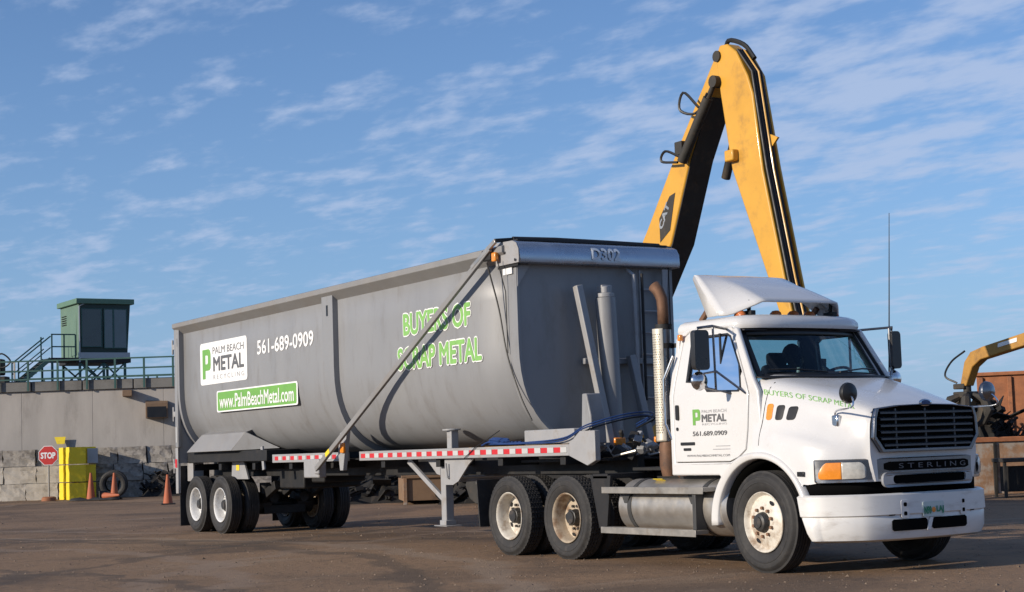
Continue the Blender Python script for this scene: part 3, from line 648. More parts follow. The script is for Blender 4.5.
# roof
rf = [(-1.58, -.925), (-.64, -.92), (-.52, -.86), (-.44, -.66), (-.40, -.36), (-.39, 0), (-.40, .36), (-.44, .66), (-.52, .86), (-.64, .92), (-1.58, .925)]
bm_rows = []
for z, s_, dx in ((2.60, .985, 0), (2.63, 1.0, 0), (2.675, .995, 0), (2.715, .965, -.01), (2.745, .90, -.03), (2.76, .75, -.05), (2.77, .4, -.05)):
    bm_rows.append([Vector((-1.0 + (x + 1.0) * (1 - (1 - s_) * .9) + dx, y * s_, z)) for x, y in rf])
mb = MB(); mb.grid(bm_rows, close=True); n_ = len(rf); o = (len(bm_rows) - 1) * n_; mb.f.append(tuple(o + i for i in range(n_))); mb.f.append(tuple(range(n_)))
mb.build('cab_roof', 'white_paint', TK, smooth=50)
# windshield
def wsp(u, v, off=0.):
    # u -1..1, v 0..1 bottom->top
    b_ = Vector((-.06 - .22 * abs(u) ** 2.2, u * .905, 2.055 - .02 * abs(u))); t_ = Vector((-.47 - .15 * abs(u) ** 2.2, u * .835, 2.60))
    p = b_.lerp(t_, v); return p + Vector((off, off * u * .4, off * .4))
MB().grid([[wsp(-1 + 2 * i / 24, j / 6) for j in range(7)] for i in range(25)]).build('windshield', 'windshield_glass', TK, smooth=60)
rows = []
for i in range(25):
    u = -1 + i / 12; rows.append([wsp(u, .0, .008), wsp(u, .075, .008)])
MB().grid(rows).build('windshield_seal', 'black_trim', TK, solid=.008)
MB().grid([[wsp(-1 + i / 12, .86, .008), wsp(-1 + i / 12, 1.0, .008)] for i in range(25)]).build('windshield_seal', 'black_trim', TK, solid=.008)
for sg in (-1, 1):
    MB().grid([[wsp(sg * q, j / 8, .008) for q in (.935, 1.0)] for j in range(9)]).build('windshield_seal', 'black_trim', TK, solid=.008)
    MB().tube([wsp(sg * 1.05, j / 6) + Vector((-.035, 0, 0)) for j in range(7)], .055, 10).build('windshield_pillar', 'white_paint', TK)
    mb = MB(); mb.tube([wsp(sg * .1, .05, .03), wsp(sg * .55, .13, .035), wsp(sg * .85, .14, .035)], .010, 6); mb.build('wiper', 'black_trim', TK)
# cowl panel
MB().grid([[Vector((-.04 - .22 * abs(u) ** 2.2 + dx, u * .97, z)) for dx, z in ((.12, 2.035), (.0, 2.055), (-.08, 2.045))] for u in [-1 + i / 10 for i in range(21)]]).build('cowl', 'black_trim', TK, solid=.01)
# marker lights
for i, y in enumerate((-.70, -.25, 0, .25, .70)):
    x = -.66 - .12 * (abs(y) / .8) ** 2; mb = MB(); mb.lathe([(0, .0), (.0, .065), (.03, .06), (.055, .035), (.06, 0)], (0, 0, 0), 'Z', 16)
    o = mb.build('roof_marker_light', 'amber_dark', TK); o.location = (x, y, 2.755); o.scale = (1.3, .8, 1)
# air horn-ish bracket / small fittings
for y in (-.6, .62):
    mb = MB(); mb.bar((-.72, y, 2.76), (-.70, y, 2.93), .035); mb.box((-.72, y, 2.785), (.16, .07, .05)); mb.build('fairing_bracket', 'dark_frame', TK, bevel=.006)
mb = MB(); mb.bar((-1.3, -.80, 2.74), (-1.12, -.80, 2.9), .05); mb.bar((-1.3, .80, 2.74), (-1.12, .80, 2.9), .05); mb.build('fairing_bracket', 'exhaust_rust', TK)
# fairing
rows = []
for i in range(33):
    u = -1 + i / 16; e = abs(u)
    k = max(0, (e - .62) / .38)
    top = Vector((-1.53 + .02 * (1 - e * e), u * .67, 3.285 - .008 * k ** 2))
    bot = Vector((-.52 - .02 * e * e - .34 * k ** 1.1, u * .89, 2.90 - .135 * min(1, k * 1.3)))
    mid = top.lerp(bot, .5) + Vector((.025, 0, .018)) + Vector((0, math.copysign(.03 * k, u), .01 * k))
    rows.append(spline([top + Vector((-.05, 0, -.03)), top, mid, bot], 14))
fr = MB().grid(rows).build('roof_fairing', 'white_paint', TK, smooth=60, solid=.02)
for sg in (-1, 1):
    ed = rows[0] if sg < 0 else rows[-1]
    pts = [Vector(p) for p in ed] + [Vector((-1.10, sg * .87, 2.765)), Vector((-1.35, sg * .76, 3.0))]
    cN = Vector((-1.2, sg * .79, 3.0)); n_ = len(pts)
    MB().add(pts + [cN], [(k, (k + 1) % n_, n_) for k in range(n_)]).build('fairing_side', 'white_paint', fr, solid=.015, smooth=60)
# exhaust
mb = MB(); mb.tube([(-1.90, -.88, 1.05), (-1.90, -.88, 2.72)], .085, 20); st = mb.build('exhaust_stack', 'dull_chrome', TK)
mb = MB(); mb.tube([(-1.90, -.88, 2.70), (-1.90, -.88, 2.95), (-1.91, -.88, 3.05), (-1.94, -.90, 3.14), (-2.0, -.92, 3.21)], [.062, .062, .064, .066, .068], 20, cap=False); mb.build('exhaust_elbow', 'exhaust_rust', st, solid=.006)
mb = MB(); mb.tube([(-1.90, -.88, 1.3), (-1.85, -.86, 1.14), (-1.7, -.80, 1.0), (-1.5, -.7, .9)], .07, 14); mb.build('exhaust_pipe', 'exhaust_rust', st)
MB().tube([(-1.90, -.88, 1.0), (-1.90, -.88, 1.12), (-1.90, -.88, 1.34), (-1.90, -.88, 1.40)], [.08, .105, .105, .09], 20).build('exhaust_base', 'exhaust_rust', st)
rows = []
for z in (1.40, 1.42, 2.68, 2.70):
    rows.append([Vector((-1.915 + math.cos(a) * .10, -.905 + math.sin(a) * .10, z)) for a in [R_(185 + 150 * i / 20) for i in range(21)]])
sh = MB().grid(rows).build('heat_shield', 'shield_cream', st, solid=.008)
mb = MB()
for zi in range(40):
    for ai in range(9):
        a = R_(200 + ai * 13 + (6 if zi % 2 else 0)); z = 1.50 + zi * .029
        c = Vector((-1.915 + math.cos(a) * .1055, -.905 + math.sin(a) * .1055, z)); tx = Vector((-math.sin(a), math.cos(a), 0))
        mb.add([c + tx * .006 * math.cos(q) + Vector((0, 0, .007 * math.sin(q))) for q in [i * math.pi / 3 for i in range(6)]], [tuple(range(6))])
pf = mb.build('perforations', 'black_trim', sh, smooth=None); pf['kind'] = 'stuff'
mb = MB()
for z in (1.62, 2.5, 2.72): MB().lathe([(-.03, .09), (-.03, .10), (.03, .10), (.03, .09)], (-1.90, -.88, z), 'Z', 20).build('exhaust_clamp', 'dark_frame', st)
MB().bar((-1.90, -.80, 2.5), (-1.52, -.75, 2.5), .05).build('exhaust_bracket', 'dark_frame', st)
mb = MB(); mb.tube([(-1.61, -1.05, 1.42), (-1.67, -1.09, 1.6), (-1.66, -1.09, 2.1), (-1.55, -1.03, 2.36)], .016, 8); mb.build('grab_handle', 'chrome', TK)
mb = MB(); mb.box((-1.46, -.99, 2.56), (.05, .05, .07)); mb.build('cab_side_lamp', 'amber', TK, bevel=.01)
# mirrors
def mirror(sg):
    r = bpy.data.objects.new('side_mirror', None); col.objects.link(r); r.parent = TK
    X = -.62 if sg < 0 else -.42; Y = sg * (1.42 if sg < 0 else 1.28)
    mb = MB(); mb.plate(roundrect(-.10 if sg < 0 else -.07, .10 if sg < 0 else .07, -.215, .215, .045), [], .07, lambda u, v, t: (X - .0 + t, Y + u, 2.36 + v)); mb.build('mirror_housing', 'mirror_shell', r, bevel=.03, seg=4)
    mb = MB(); mb.plate(roundrect(-.085 if sg < 0 else -.06, .085 if sg < 0 else .06, -.2, .2, .04), [], .004, lambda u, v, t: (X - .008 + t, Y + u, 2.36 + v)); mb.build('mirror_glass', 'chrome', r)
    mb = MB(); mb.lathe([(-.02, .0), (-.02, .10), (.0, .105), (.03, .09), (.055, .05), (.06, 0)], (X + .0, Y + sg * .0, 2.03), 'X', 24); mb.build('convex_mirror', 'chrome', r)
    mb = MB()
    mb.tube([(X, Y, 2.60), (X, Y, 1.93)], .013, 8); mb.tube([(X, Y, 2.60), (X + .05, sg * 1.25, 2.62), (-.72, sg * .92, 2.60)], .015, 8)
    mb.tube([(X + .02, sg * 1.22, 2.61), (X + .03, sg * 1.22, 1.93), (X + .08, sg * 1.06, 1.89)], .013, 8); mb.tube([(X, Y, 1.97), (X + .03, sg * 1.22, 1.93)], .013, 8); mb.tube([(X + .03, sg * 1.22, 2.14), (-.30, sg * 1.05, 1.88)], .013, 8); mb.tube([(X, Y, 2.10), (X + .03, sg * 1.22, 2.13)], .012, 8)
    mb.build('mirror_bracket', 'dull_chrome', r)
mirror(-1); mirror(1)
for sg in (-1, 1):
    r = bpy.data.objects.new('hood_mirror', None); col.objects.link(r); r.parent = TK
    hn, hp_ = hoodpix(836.5, 421); base = Vector((hp_.x, sg * abs(hp_.y), hp_.z)); c = onY(848.5, 393, -1.0); c = Vector((c.x, sg * abs(c.y), c.z))
    mb = MB(); mb.lathe([(-.03, 0), (-.03, .10), (-.01, .107), (.02, .10), (.045, .06), (.055, 0)], c, 'X', 24); o = mb.build('mirror_head', 'black_trim' if sg < 0 else 'dull_chrome', r)
    mb = MB(); mb.tube(spline([c, c + Vector((.09, sg * .03, -.08)), c + Vector((.05, sg * .03, -.15)), base + Vector((.02, sg * .02, .10)), base], 16), .010, 8); mb.build('mirror_arm', 'chrome', r)
    mb = MB(); mb.box(base, (.09, .06, .12)); mb.build('mirror_foot', 'chrome', r, bevel=.015)
mb = MB(); mb.tube([(-.51, 1.30, 2.10), (-.45, 1.30, 2.95), (-.38, 1.30, 3.95)], [.009, .007, .004], 6); mb.build('antenna', 'black_trim', TK)
# interior
for sg in (-1, 1):
    MB().plate([p for p in shrink(side_out, .03)], [shrink(win, -.03)], .012, lambda u, v, t, sg=sg: (u, sg * (sideY(v) - .066 - t), v)).build('cab_lining', 'interior', TK)
MB().bb(-1.50, -.50, -.86, .86, 2.575, 2.59).build('headliner', 'interior', TK)
mb = MB(); mb.bb(-.46, -.16, -.90, .90, 1.5, 2.0); mb.bb(-.34, -.12, -.84, .84, 1.95, 2.03); mb.build('dashboard', 'interior', TK, bevel=.04)
for y in (-.48, .48):
    mb = MB(); mb.bb(-1.42, -.90, y - .25, y + .25, 1.38, 1.55); se = mb.build('seat', 'seat_cloth', TK, bevel=.05, seg=3)
    mb = MB(); mb.box((-1.46, y, 1.90), (.14, .46, .72), rotm(ry=R_(-8))); mb.build('seat_back', 'seat_cloth', se, bevel=.06, seg=3)
    mb = MB(); mb.box((-1.51, y, 2.32), (.10, .28, .16)); mb.build('head_rest', 'seat_cloth', se, bevel=.04)
    mb = MB(); mb.bb(-1.36, -.96, y - .18, y + .18, 1.0, 1.38); mb.build('seat_base', 'interior', se, bevel=.02)
sw = MB(); pts = []
cw = Vector((-.58, .46, 2.03)); nrm = Vector((-.55, 0, .83)).normalized(); a1 = Vector((0, 1, 0)); a2 = nrm.cross(a1)
ring = [cw + (a1 * math.cos(t) + a2 * math.sin(t)) * .235 for t in [2 * math.pi * i / 32 for i in range(33)]]
sw.tube(ring, .016, 8, cap=False)
for t in (0, 2.09, 4.19): sw.tube([cw, cw + (a1 * math.cos(t) + a2 * math.sin(t)) * .235], .014, 6)
sw.tube([cw, cw - nrm * .45], .035, 10); sw.build('steering_wheel', 'interior', TK)
# door lettering
def dtext(txt, x0, w_, z0, h_, m, bold=.0, nm='door_lettering'):
    me = text_mesh(txt, w_, h_, bold, lambda u, v: (x0 + u, -(sideY(z0 + v) + .003), z0 + v)); return place(me, nm, m, DOOR)
def p_logo(x0, z0, s, m, yfn, parent, nm='logo'):
    o = [(0, 0), (.26, 0), (.26, .28), (.62, .28), (.72, .34), (.75, .45), (.75, .83), (.70, .95), (.58, 1.0), (0, 1.0)]
    h = [(.26, .50), (.44, .50), (.50, .54), (.50, .76), (.46, .80), (.26, .80)]
    MB().plate([(u * s, v * s) for u, v in o], [[(u * s, v * s) for u, v in h]], .003, lambda u, v, t: (x0 + u, yfn(z0 + v) - t, z0 + v)).build(nm, m, parent, smooth=None)
p_logo(-1.21, 1.565, .175, 'decal_green', lambda z: -(sideY(z) + .001), DOOR, 'door_logo')
dtext('METAL', -1.055, .42, 1.595, .085, 'decal_grey', .05); dtext('PALM BEACH', -1.05, .42, 1.695, .035, 'decal_lightgrey', 0); dtext('RECYCLING', -1.05, .42, 1.56, .022, 'decal_lightgrey', 0)
dtext('561.689.0909', -1.22, .59, 1.445, .052, 'decal_grey', .03); 
for x0, w_, z0 in ((-.83, .24, 1.325), (-.88, .29, 1.29)):
    MB().plate([(x0, z0), (x0 + w_, z0), (x0 + w_, z0 + .008), (x0, z0 + .008)], [], .002, lambda u, v, t: (u, -(sideY(v) + .001) - t, v)).build('door_small_print', 'decal_lightgrey', DOOR, smooth=None)
dtext('WWW.PALMBEACHMETAL.COM', -1.34, .74, 1.215, .025, 'decal_grey', 0)

# ================================================================== TRAILER
KP = Vector((DX1 - .45, 0, 0)); YT = R_(-.77)
TR = empty('dump_trailer', KP, YT, 'long grey half round dump trailer with diagonal tarp arm and company lettering', 'trailer')
ZT = 3.93; XF, XB = -.42, -12.85
def usec(off, n=28, ztop=ZT):
    a, b, zc, ex = 1.20 + off, 1.33 + off, 2.75, 2.45
    pts = [Vector((0, -a, ztop)), Vector((0, -a, (ztop + zc) / 2))]
    for i in range(n + 1):
        t = math.pi * i / n; c, s_ = math.cos(t), math.sin(t)
        pts.append(Vector((0, -a * math.copysign(abs(c) ** (2 / ex), c), zc - b * abs(s_) ** (2 / ex))))
    pts += [Vector((0, a, (ztop + zc) / 2)), Vector((0, a, ztop))]
    return pts
def ext(sec, x): return [Vector((x, p.y, p.z)) for p in sec]
S0 = usec(0)
xsx = [XB, -11.6, -9, -7.2, -5.6, -4, -2, XF]
MB().grid([ext(S0, x) for x in xsx]).build('tub', 'trailer_grey', TR, smooth=35, solid=.02)
mb = MB(); fs = ext(usec(-.004), XF + .005); mb.add(fs + [Vector((XF - .03, p.y, p.z)) for p in fs], [tuple(range(len(fs)))] + [tuple(range(len(fs), 2 * len(fs)))] + [(i, i + 1, i + 1 + len(fs), i + len(fs)) for i in range(len(fs) - 1)])
mb.build('front_wall', 'trailer_grey', TR, smooth=35)
def rib(x0, x1, off, nm='rib'):
    so_, si = usec(off), usec(.004)
    loop = lambda x: ext(so_, x) + ext(si, x)[::-1]
    return MB().grid([loop(x0), loop(x1)], close=True).add([], []).build(nm, 'rail_grey' if 0 else 'trailer_grey', TR, smooth=35)
def ribsolid(x0, x1, off, nm='rib'):
    so_, si = usec(off), usec(.003); n = len(so_); A = ext(so_, x0); B = ext(so_, x1); C_ = ext(si, x0); D_ = ext(si, x1)
    mb = MB(); fs = []
    for i in range(n - 1):
        fs += [(i, i + 1, n + i + 1, n + i), (i, 2 * n + i, 2 * n + i + 1, i + 1), (n + i, n + i + 1, 3 * n + i + 1, 3 * n + i)]
    mb.add(A + B + C_ + D_, fs); return mb.build(nm, 'trailer_grey', TR, smooth=35)
ribsolid(-12.93, -12.70, .105, 'rear_post'); ribsolid(-6.20, -5.80, .10, 'mid_rib'); ribsolid(-.62, XF + .02, .05, 'front_rib')
# slots in posts
mb = MB(); mb.bb(-12.85, -12.79, -1.309, -1.28, 3.55, 3.70); mb.bb(-6.03, -5.97, -1.304, -1.28, 3.55, 3.72); mb.build('lifting_slot', 'black_trim', TR)
for sg in (-1, 1):
    mb = MB(); mb.plate([(1.195, 3.775), (1.355, 3.91), (1.36, 3.985), (1.33, 4.0), (1.16, 4.0), (1.16, 3.775)], [], 12.36, lambda u, v, t: (-12.93 + t, sg * u, v)); mb.build('top_rail', 'rail_grey', TR, bevel=.006)
    # gusset panel under rail
    mb = MB(); mb.bb(-12.98, -12.85, 1.25, 1.31, .72, 1.6) if sg > 0 else mb.bb(-12.98, -12.85, -1.31, -1.25, .72, 1.6); mb.build('rear_corner_post', 'frame_grey', TR, bevel=.01)
for sg in (-1, 1):
    us = [p for p in usec(.0) if p.y <= -.35]
    poly = [(1.30, 3.90), (1.30, 1.30), (.40, 1.30)] + [(-p.y, p.z) for p in us[::-1]]
    MB().plate(poly, [], .05, lambda u, v, t: (-12.90 + t, sg * u, v)).build('rear_frame_plate', 'trailer_grey', TR)
    MB().bb(-12.95, -12.80, sg * 1.285 - .03, sg * 1.285 + .03, 1.602, 3.95).build('rear_frame_post', 'trailer_grey', TR, bevel=.012)
# tailgate
mb = MB(); sec = ext(usec(-.01), -12.97); mb.add(sec + [Vector((-12.91, p.y, p.z)) for p in sec], [tuple(range(len(sec)))] + [tuple(range(len(sec), 2 * len(sec)))] + [(i, i + 1, i + 1 + len(sec), i + len(sec)) for i in range(len(sec) - 1)])
tg = mb.build('tailgate', 'trailer_grey', TR, smooth=35)
for z in (3.55, 2.25, 1.25):
    mb = MB(); mb.box((-13.02, -1.28, z), (.14, .06, .10)); mb.tube([(-13.06, -1.30, z - .14), (-13.06, -1.30, z + .14)], .022, 8); mb.build('hinge', 'frame_grey', tg, bevel=.006)
mb = MB()
for k in range(4): mb.bb(-13.01, -12.96, -1.1, 1.1, 1.9 + k * .5, 1.98 + k * .5)
mb.build('tailgate_bars', 'trailer_grey', tg, bevel=.01)
# scrap load just below rim (dark interior)
# hood box
prof = [(-.80, 3.74), (-.24, 3.74), (-.23, 3.80), (-.24, 3.92), (-.29, 4.0), (-.38, 4.035), (-.80, 4.05)]
hb = MB().plate(prof, [], 2.56, lambda u, v, t: (u, -1.29 + t, v)).build('tarp_housing', 'steel_hood', TR, bevel=.012)
MB().plate([(p[0] + .0, p[1]) for p in prof], [], .02, lambda u, v, t: (u, -1.312 + t, v)).build('housing_end_plate', 'frame_grey', hb, bevel=.004)
mb = MB(); mb.lathe([(0, 0), (-.015, .02), (-.02, 0)], (-.56, -1.314, 3.90), 'Y', 10); mb.build('housing_bolt', 'dark_frame', hb); mb = MB(); mb.lathe([(0, 0), (-.015, .02), (-.02, 0)], (-.30, -1.314, 3.78), 'Y', 10); mb.build('housing_bolt', 'dark_frame', hb)
mb = MB(); mb.tube([(-.62, -1.15, 4.085), (-.60, -.5, 4.09), (-.62, .3, 4.088), (-.61, 1.2, 4.08)], [.04, .045, .045, .04], 12); mb.bb(-.79, -.42, -1.2, 1.2, 4.052, 4.07); mb.build('rolled_tarp', 'tarp_black', hb)
me = text_mesh('D302', .46, .17, .05, lambda u, v: (-.222 - max(0, 3.80 + v - 3.91) * .6, -.18 + u, 3.80 + v), (1, 0, 0)); 
place(me, 'unit_number', 'decal_pale', hb)
mb = MB(); mb.box((-.54, -1.27, 3.72), (.5, .04, .03)); mb.build('housing_lip', 'dark_frame', hb)
# gusset at front near corner
MB().plate([(-1.24, 3.72), (-1.05, 3.72), (-1.24, 3.45)], [], .012, lambda u, v, t: (XF + .02 + t, u, v)).build('corner_gusset', 'frame_grey', TR)
# tarp arms
for sg in (-1, 1):
    arm = MB().bar((-6.45, sg * 1.345, 1.15), (-.78, sg * 1.405, 3.98), .05, .085).build('tarp_arm', 'rail_grey', TR, bevel=.008)
    MB().bar((-1.25, sg * 1.41, 3.775), (-.62, sg * 1.41, 4.06), .04, .06).build('tarp_arm_tip', 'aluminium', arm, bevel=.006)
    MB().bar((-.63, sg * 1.42, 4.06), (-.64, sg * 1.1, 4.09), .05).build('tarp_cross_bar', 'dark_frame', arm, bevel=.006)
    mb = MB(); mb.box((-.90, sg * 1.37, 3.90), (.22, .06, .14)); mb.build('arm_bracket', 'dark_frame', arm, bevel=.01)
    if sg < 0:
        MB().box((-.72, -1.37, 3.86), (.10, .06, .12)).build('tarp_marker', 'amber', arm, bevel=.015)
        MB().box((-.58, -1.268, 3.68), (.22, .012, .12)).build('sticker', 'decal_white', TR)
        MB().box((-5.95, -1.378, 1.40), (.16, .006, .07), rotm(ry=R_(-26.5))).build('arm_sticker', 'yellow_paint', arm)
    mb = MB(); mb.box((-6.72, sg * 1.24, 1.16), (.58, .14, .30)); mb.box((-6.45, sg * 1.32, 1.15), (.16, .05, .16)); mb.build('arm_pivot_box', 'frame_grey', TR, bevel=.02)
# frame rails
for sg in (-1, 1):
    rl = MB().bb(-5.25, .55, sg * 1.13 - .04, sg * 1.13 + .04, 1.265, 1.405).build('side_rail', 'frame_grey', TR, bevel=.006)
    MB().bb(-8.6, -5.75, sg * 1.13 - .04, sg * 1.13 + .04, 1.265, 1.405).build('side_rail', 'frame_grey', TR, bevel=.006)
    MB().plate([(.55, 1.265), (.55, 1.405), (.80, 1.56), (1.12, 1.56), (1.12, 1.20), (.95, 1.14)], [], .08, lambda u, v, t: (u, sg * 1.13 - .04 + t, v)).build('gooseneck_plate', 'frame_grey', TR, bevel=.008)
    # stepped bracket
    MB().plate([(-5.80, 1.12), (-5.70, 1.12), (-5.52, 1.78), (-5.78, 1.70), (-5.86, 1.40)], [], .07, lambda u, v, t: (u, sg * 1.20 - .035 + t, v)).build('rib_bracket', 'frame_grey', TR, bevel=.006)
    MB().box((-5.66, sg * 1.25, 1.47), (.12, .05, .16)).build('marker_lamp', 'amber', TR, bevel=.015)
    if sg < 0:
        for nm, m, ph in (('reflective_tape', 'tape_red', 0), ('reflective_tape', 'tape_white', 1)):
            mb = MB()
            for x0, x1 in ((-5.2, .5), (-8.5, -5.9)):
                n = int((x1 - x0) / .29)
                for k in range(n):
                    xx = x0 + k * .29 * (x1 - x0) / (n * .29)
                    if ph == 0: mb.bb(xx + .02, xx + .17, -1.176, -1.171, 1.305, 1.37)
                    else: mb.bb(xx + .17, xx + .29 + .02, -1.176, -1.171, 1.305, 1.37)
            t_ = mb.build(nm, m, TR, smooth=None); t_['kind'] = 'stuff'
# centre frame
mb = MB()
for sg in (-1, 1): mb.bb(-13.0, 1.1, sg * .48 - .05, sg * .48 + .05, 1.02, 1.30)
for x in (-12.6, -11.2, -9.6, -8, -6.4, -4.6, -2.9, -1.2, .3): mb.bb(x - .06, x + .06, -1.10, 1.10, 1.15, 1.27)
mb.build('main_frame', 'dark_frame', TR, bevel=.008)
MB().bb(-1.0, 1.0, -.9, .9, 1.185, 1.215).build('kingpin_plate', 'dark_frame', TR, bevel=.006)
MB().bb(-9.9, -4.6, -1.05, 1.05, 1.28, 1.30).build('under_deck', 'dark_frame', TR)
# box on deck front (light grey box by front under tub)
MB().bb(-.55, .60, -1.12, -.75, 1.41, 1.60).build('deck_box', 'frame_grey', TR, bevel=.015)
MB().plate([(.58, 1.40), (.82, 1.40), (.80, 1.75), (.72, 2.02), (.63, 2.02)], [], .22, lambda u, v, t: (u, -1.0 + t, v)).build('hoist_foot', 'trailer_grey', TR, bevel=.015)
# support stub
MB().bb(-2.66, -2.53, -1.08, -.96, 1.40, 1.66).build('tub_rest', 'frame_grey', TR, bevel=.01)
MB().lathe([(0, 0), (0, .13), (.02, .13), (.03, 0)], (-2.62, -1.02, 1.655), 'Z', 20).build('tub_rest_cap', 'frame_grey', TR)
# landing gear
for sg in (-1, 1):
    lg = MB().bb(-2.99, -2.85, sg * .95 - .065, sg * .95 + .065, .38, 1.265).build('landing_leg', 'frame_grey', TR, bevel=.012)
    mb = MB(); mb.bb(-3.10, -2.74, sg * .95 - .13, sg * .95 + .13, .315, .33); mb.bb(-3.01, -2.83, sg * .95 - .085, sg * .95 + .085, .33, .40); mb.build('foot', 'frame_grey', lg, bevel=.01)
    MB().bar((-3.95, sg * 1.0, 1.24), (-3.0, sg * .97, .70), .05, .07).build('leg_brace', 'frame_grey', lg, bevel=.006)
    MB().plate([(-3.4, 1.265), (-3.0, 1.265), (-3.0, 1.03), (-3.1, 1.05)], [], .02, lambda u, v, t: (u, sg * 1.0 - .01 + t, v)).build('leg_gusset', 'frame_grey', lg)
    MB().plate([(-2.72, 1.265), (-1.9, 1.265), (-2.05, 1.18), (-2.35, .95), (-2.5, .90), (-2.72, .90)], [], .02, lambda u, v, t: (u, sg * 1.08 - .01 + t, v)).build('leg_gusset', 'frame_grey', lg)
mb = MB(); mb.bar((-2.92, -.95, .95), (-2.92, .95, .95), .05); mb.tube([(-2.6, -1.12, 1.0), (-2.6, .9, 1.0)], .02, 8); mb.tube([(-2.6, -1.12, 1.0), (-2.6, -1.14, 1.2)], .015, 8); mb.build('landing_cross_shaft', 'frame_grey', TR)
mb = MB(); mb.bb(-2.2, -.7, -.9, .0, .90, .94); mb.build('tray', 'aluminium', TR, bevel=.005)
# rear suspension / skirts
for sg in (-1, 1):
    if sg < 0:
        MB().add([Vector(p) for p in ((-12.40, -1.30, 1.50), (-10.15, -1.30, 1.50), (-9.85, -1.14, 1.82), (-12.0, -1.14, 1.82), (-12.40, -.9, 1.50), (-10.15, -.9, 1.50), (-9.85, -.9, 1.90), (-12.0, -.9, 1.90))],
                 [(0, 1, 2, 3), (4, 7, 6, 5), (0, 4, 5, 1), (3, 2, 6, 7), (0, 3, 7, 4), (1, 5, 6, 2)]).build('tub_skirt', 'rail_grey', TR, bevel=.01)
    MB().add([Vector(p) for p in ((-10.145, sg * 1.29, 1.502), (-9.845, sg * 1.14, 1.82), (-9.35, sg * .70, 1.52), (-10.145, sg * 1.27, 1.502), (-9.845, sg * 1.12, 1.82), (-9.37, sg * .69, 1.52))], [(0, 1, 2), (5, 4, 3), (0, 3, 4, 1), (1, 4, 5, 2), (2, 5, 3, 0)]).build('skirt_gusset', 'trailer_grey', TR)
MB().bb(-12.75, -8.9, -1.15, 1.15, 1.30, 1.495).build('tub_floor_frame', 'dark_frame', TR, bevel=.01)
MB().plate([(-11.05, .98), (-10.25, .98), (-10.45, 1.30), (-11.0, 1.30)], [], .04, lambda u, v, t: (u, -.90 - t, v)).build('suspension_bracket', 'frame_grey', TR, bevel=.006)
MB().box((-10.72, -.945, 1.19), (.14, .006, .1)).build('bracket_sticker', 'yellow_paint', TR)
mb = MB(); mb.bb(-9.75, -8.7, -.55, .55, .80, 1.28); mb.bb(-8.9, -8.2, -.4, .4, .9, 1.25); mb.build('suspension_box', 'dark_frame', TR, bevel=.03)
MB().bb(-12.85, -12.55, -1.12, -.9, .95, 1.30).build('suspension_hanger', 'frame_grey', TR, bevel=.01)
mb = MB(); mb.bar((-9.15, -1.12, 1.55), (-9.08, -1.12, 1.15), .09, .03); mb.build('hanger_strip', 'frame_grey', TR)
for sg in (-1, 1):
    MB().bb(-12.93, -12.91, sg * .95 - .3, sg * .95 + .3, .10, 1.25).build('mud_flap', 'black_rubber', TR)
MB().box((-12.92, -1.315, 1.30), (.10, .012, .16)).build('tail_reflector', 'tape_red', TR)
MB().box((-12.88, -1.315, 1.85), (.05, .012, .3)).build('rear_reflector', 'tape_white', TR)
LT = 10.99
for X in (-LT, -LT - 1.245):
    MB().tube([(X, -.95, .51), (X, .95, .51)], .07, 12).build('trailer_axle', 'dark_frame', TR)
    for sg in (-1, 1):
        wheel(TR, X, sg * 1.22, .52, 'dual', 'rib', 'rim_trailer', sg, scale=1.02, rot=random.random() * 6)
        wheel(TR, X, sg * .60, .52, 'dual', 'rib', 'rim_rusty', -sg, scale=1.02, outer=False)
        MB().lathe([(-.1, 0), (-.1, .1), (.1, .1), (.1, 0)], (X + .35, sg * .45, .8), 'Z', 16).build('air_spring', 'black_rubber', TR)
for X in (-LT, -LT - 1.245):
    for sg in (-1, 1):
        MB().lathe([(-.16, 0), (-.16, .20), (.16, .21), (.16, 0)], (X, sg * .42, .52), 'Y', 24).build('brake_drum', 'dark_frame', TR)
        MB().lathe([(-.12, 0), (-.12, .09), (.12, .09), (.12, 0)], (X + .3, sg * .30, .62), 'X', 16).build('brake_chamber', 'dark_frame', TR)
        MB().bar((X + .9, sg * .45, .86), (X - .1, sg * .45, .50), .10, .16).build('trailing_arm', 'dark_frame', TR, bevel=.01)
    MB().bar((X + .15, -.42, .40), (X + .15, .42, .40), .10, .16).build('axle_beam', 'dark_frame', TR, bevel=.01)
# front hoist, struts, ladder
MB().tube([(-.16, .02, 1.32), (-.16, -.04, 3.30)], .135, 24).build('hoist_cylinder', 'trailer_grey', TR)
mb = MB(); mb.tube([(-.16, -.04, 3.30), (-.16, -.04, 3.36)], .12, 20); mb.tube([(-.16, -.04, 3.36), (-.16, -.04, 3.45)], .06, 12); mb.box((-.2, -.02, 3.42), (.12, .16, .1)); mb.build('hoist_top', 'frame_grey', TR, bevel=.01)
for a, b, nm in (((-.22, -.43, 3.46), (-.02, -.12, 1.30), 'hoist_strut'), ((-.22, .38, 2.55), (-.02, .52, 1.30), 'hoist_strut')):
    MB().bar(a, b, .10, .10).build(nm, 'frame_grey' if a[1] < 0 else 'trailer_grey', TR, bevel=.01)
for y in (-.08, .56):
    MB().box((.10, y, 1.42), (.04, .17, .10)).build('front_marker_lamp', 'amber', TR, bevel=.012)
mb = MB(); mb.tube([(-.34, .46, 3.70), (-.20, .46, 3.62), (-.18, .46, 2.05)], .028, 10); mb.build('hydraulic_pipe', 'frame_grey', TR)
mb = MB(); mb.tube([(-.18, .58, 3.64), (-.18, .58, 1.95)], .02, 8); mb.build('hydraulic_pipe', 'dark_frame', TR)
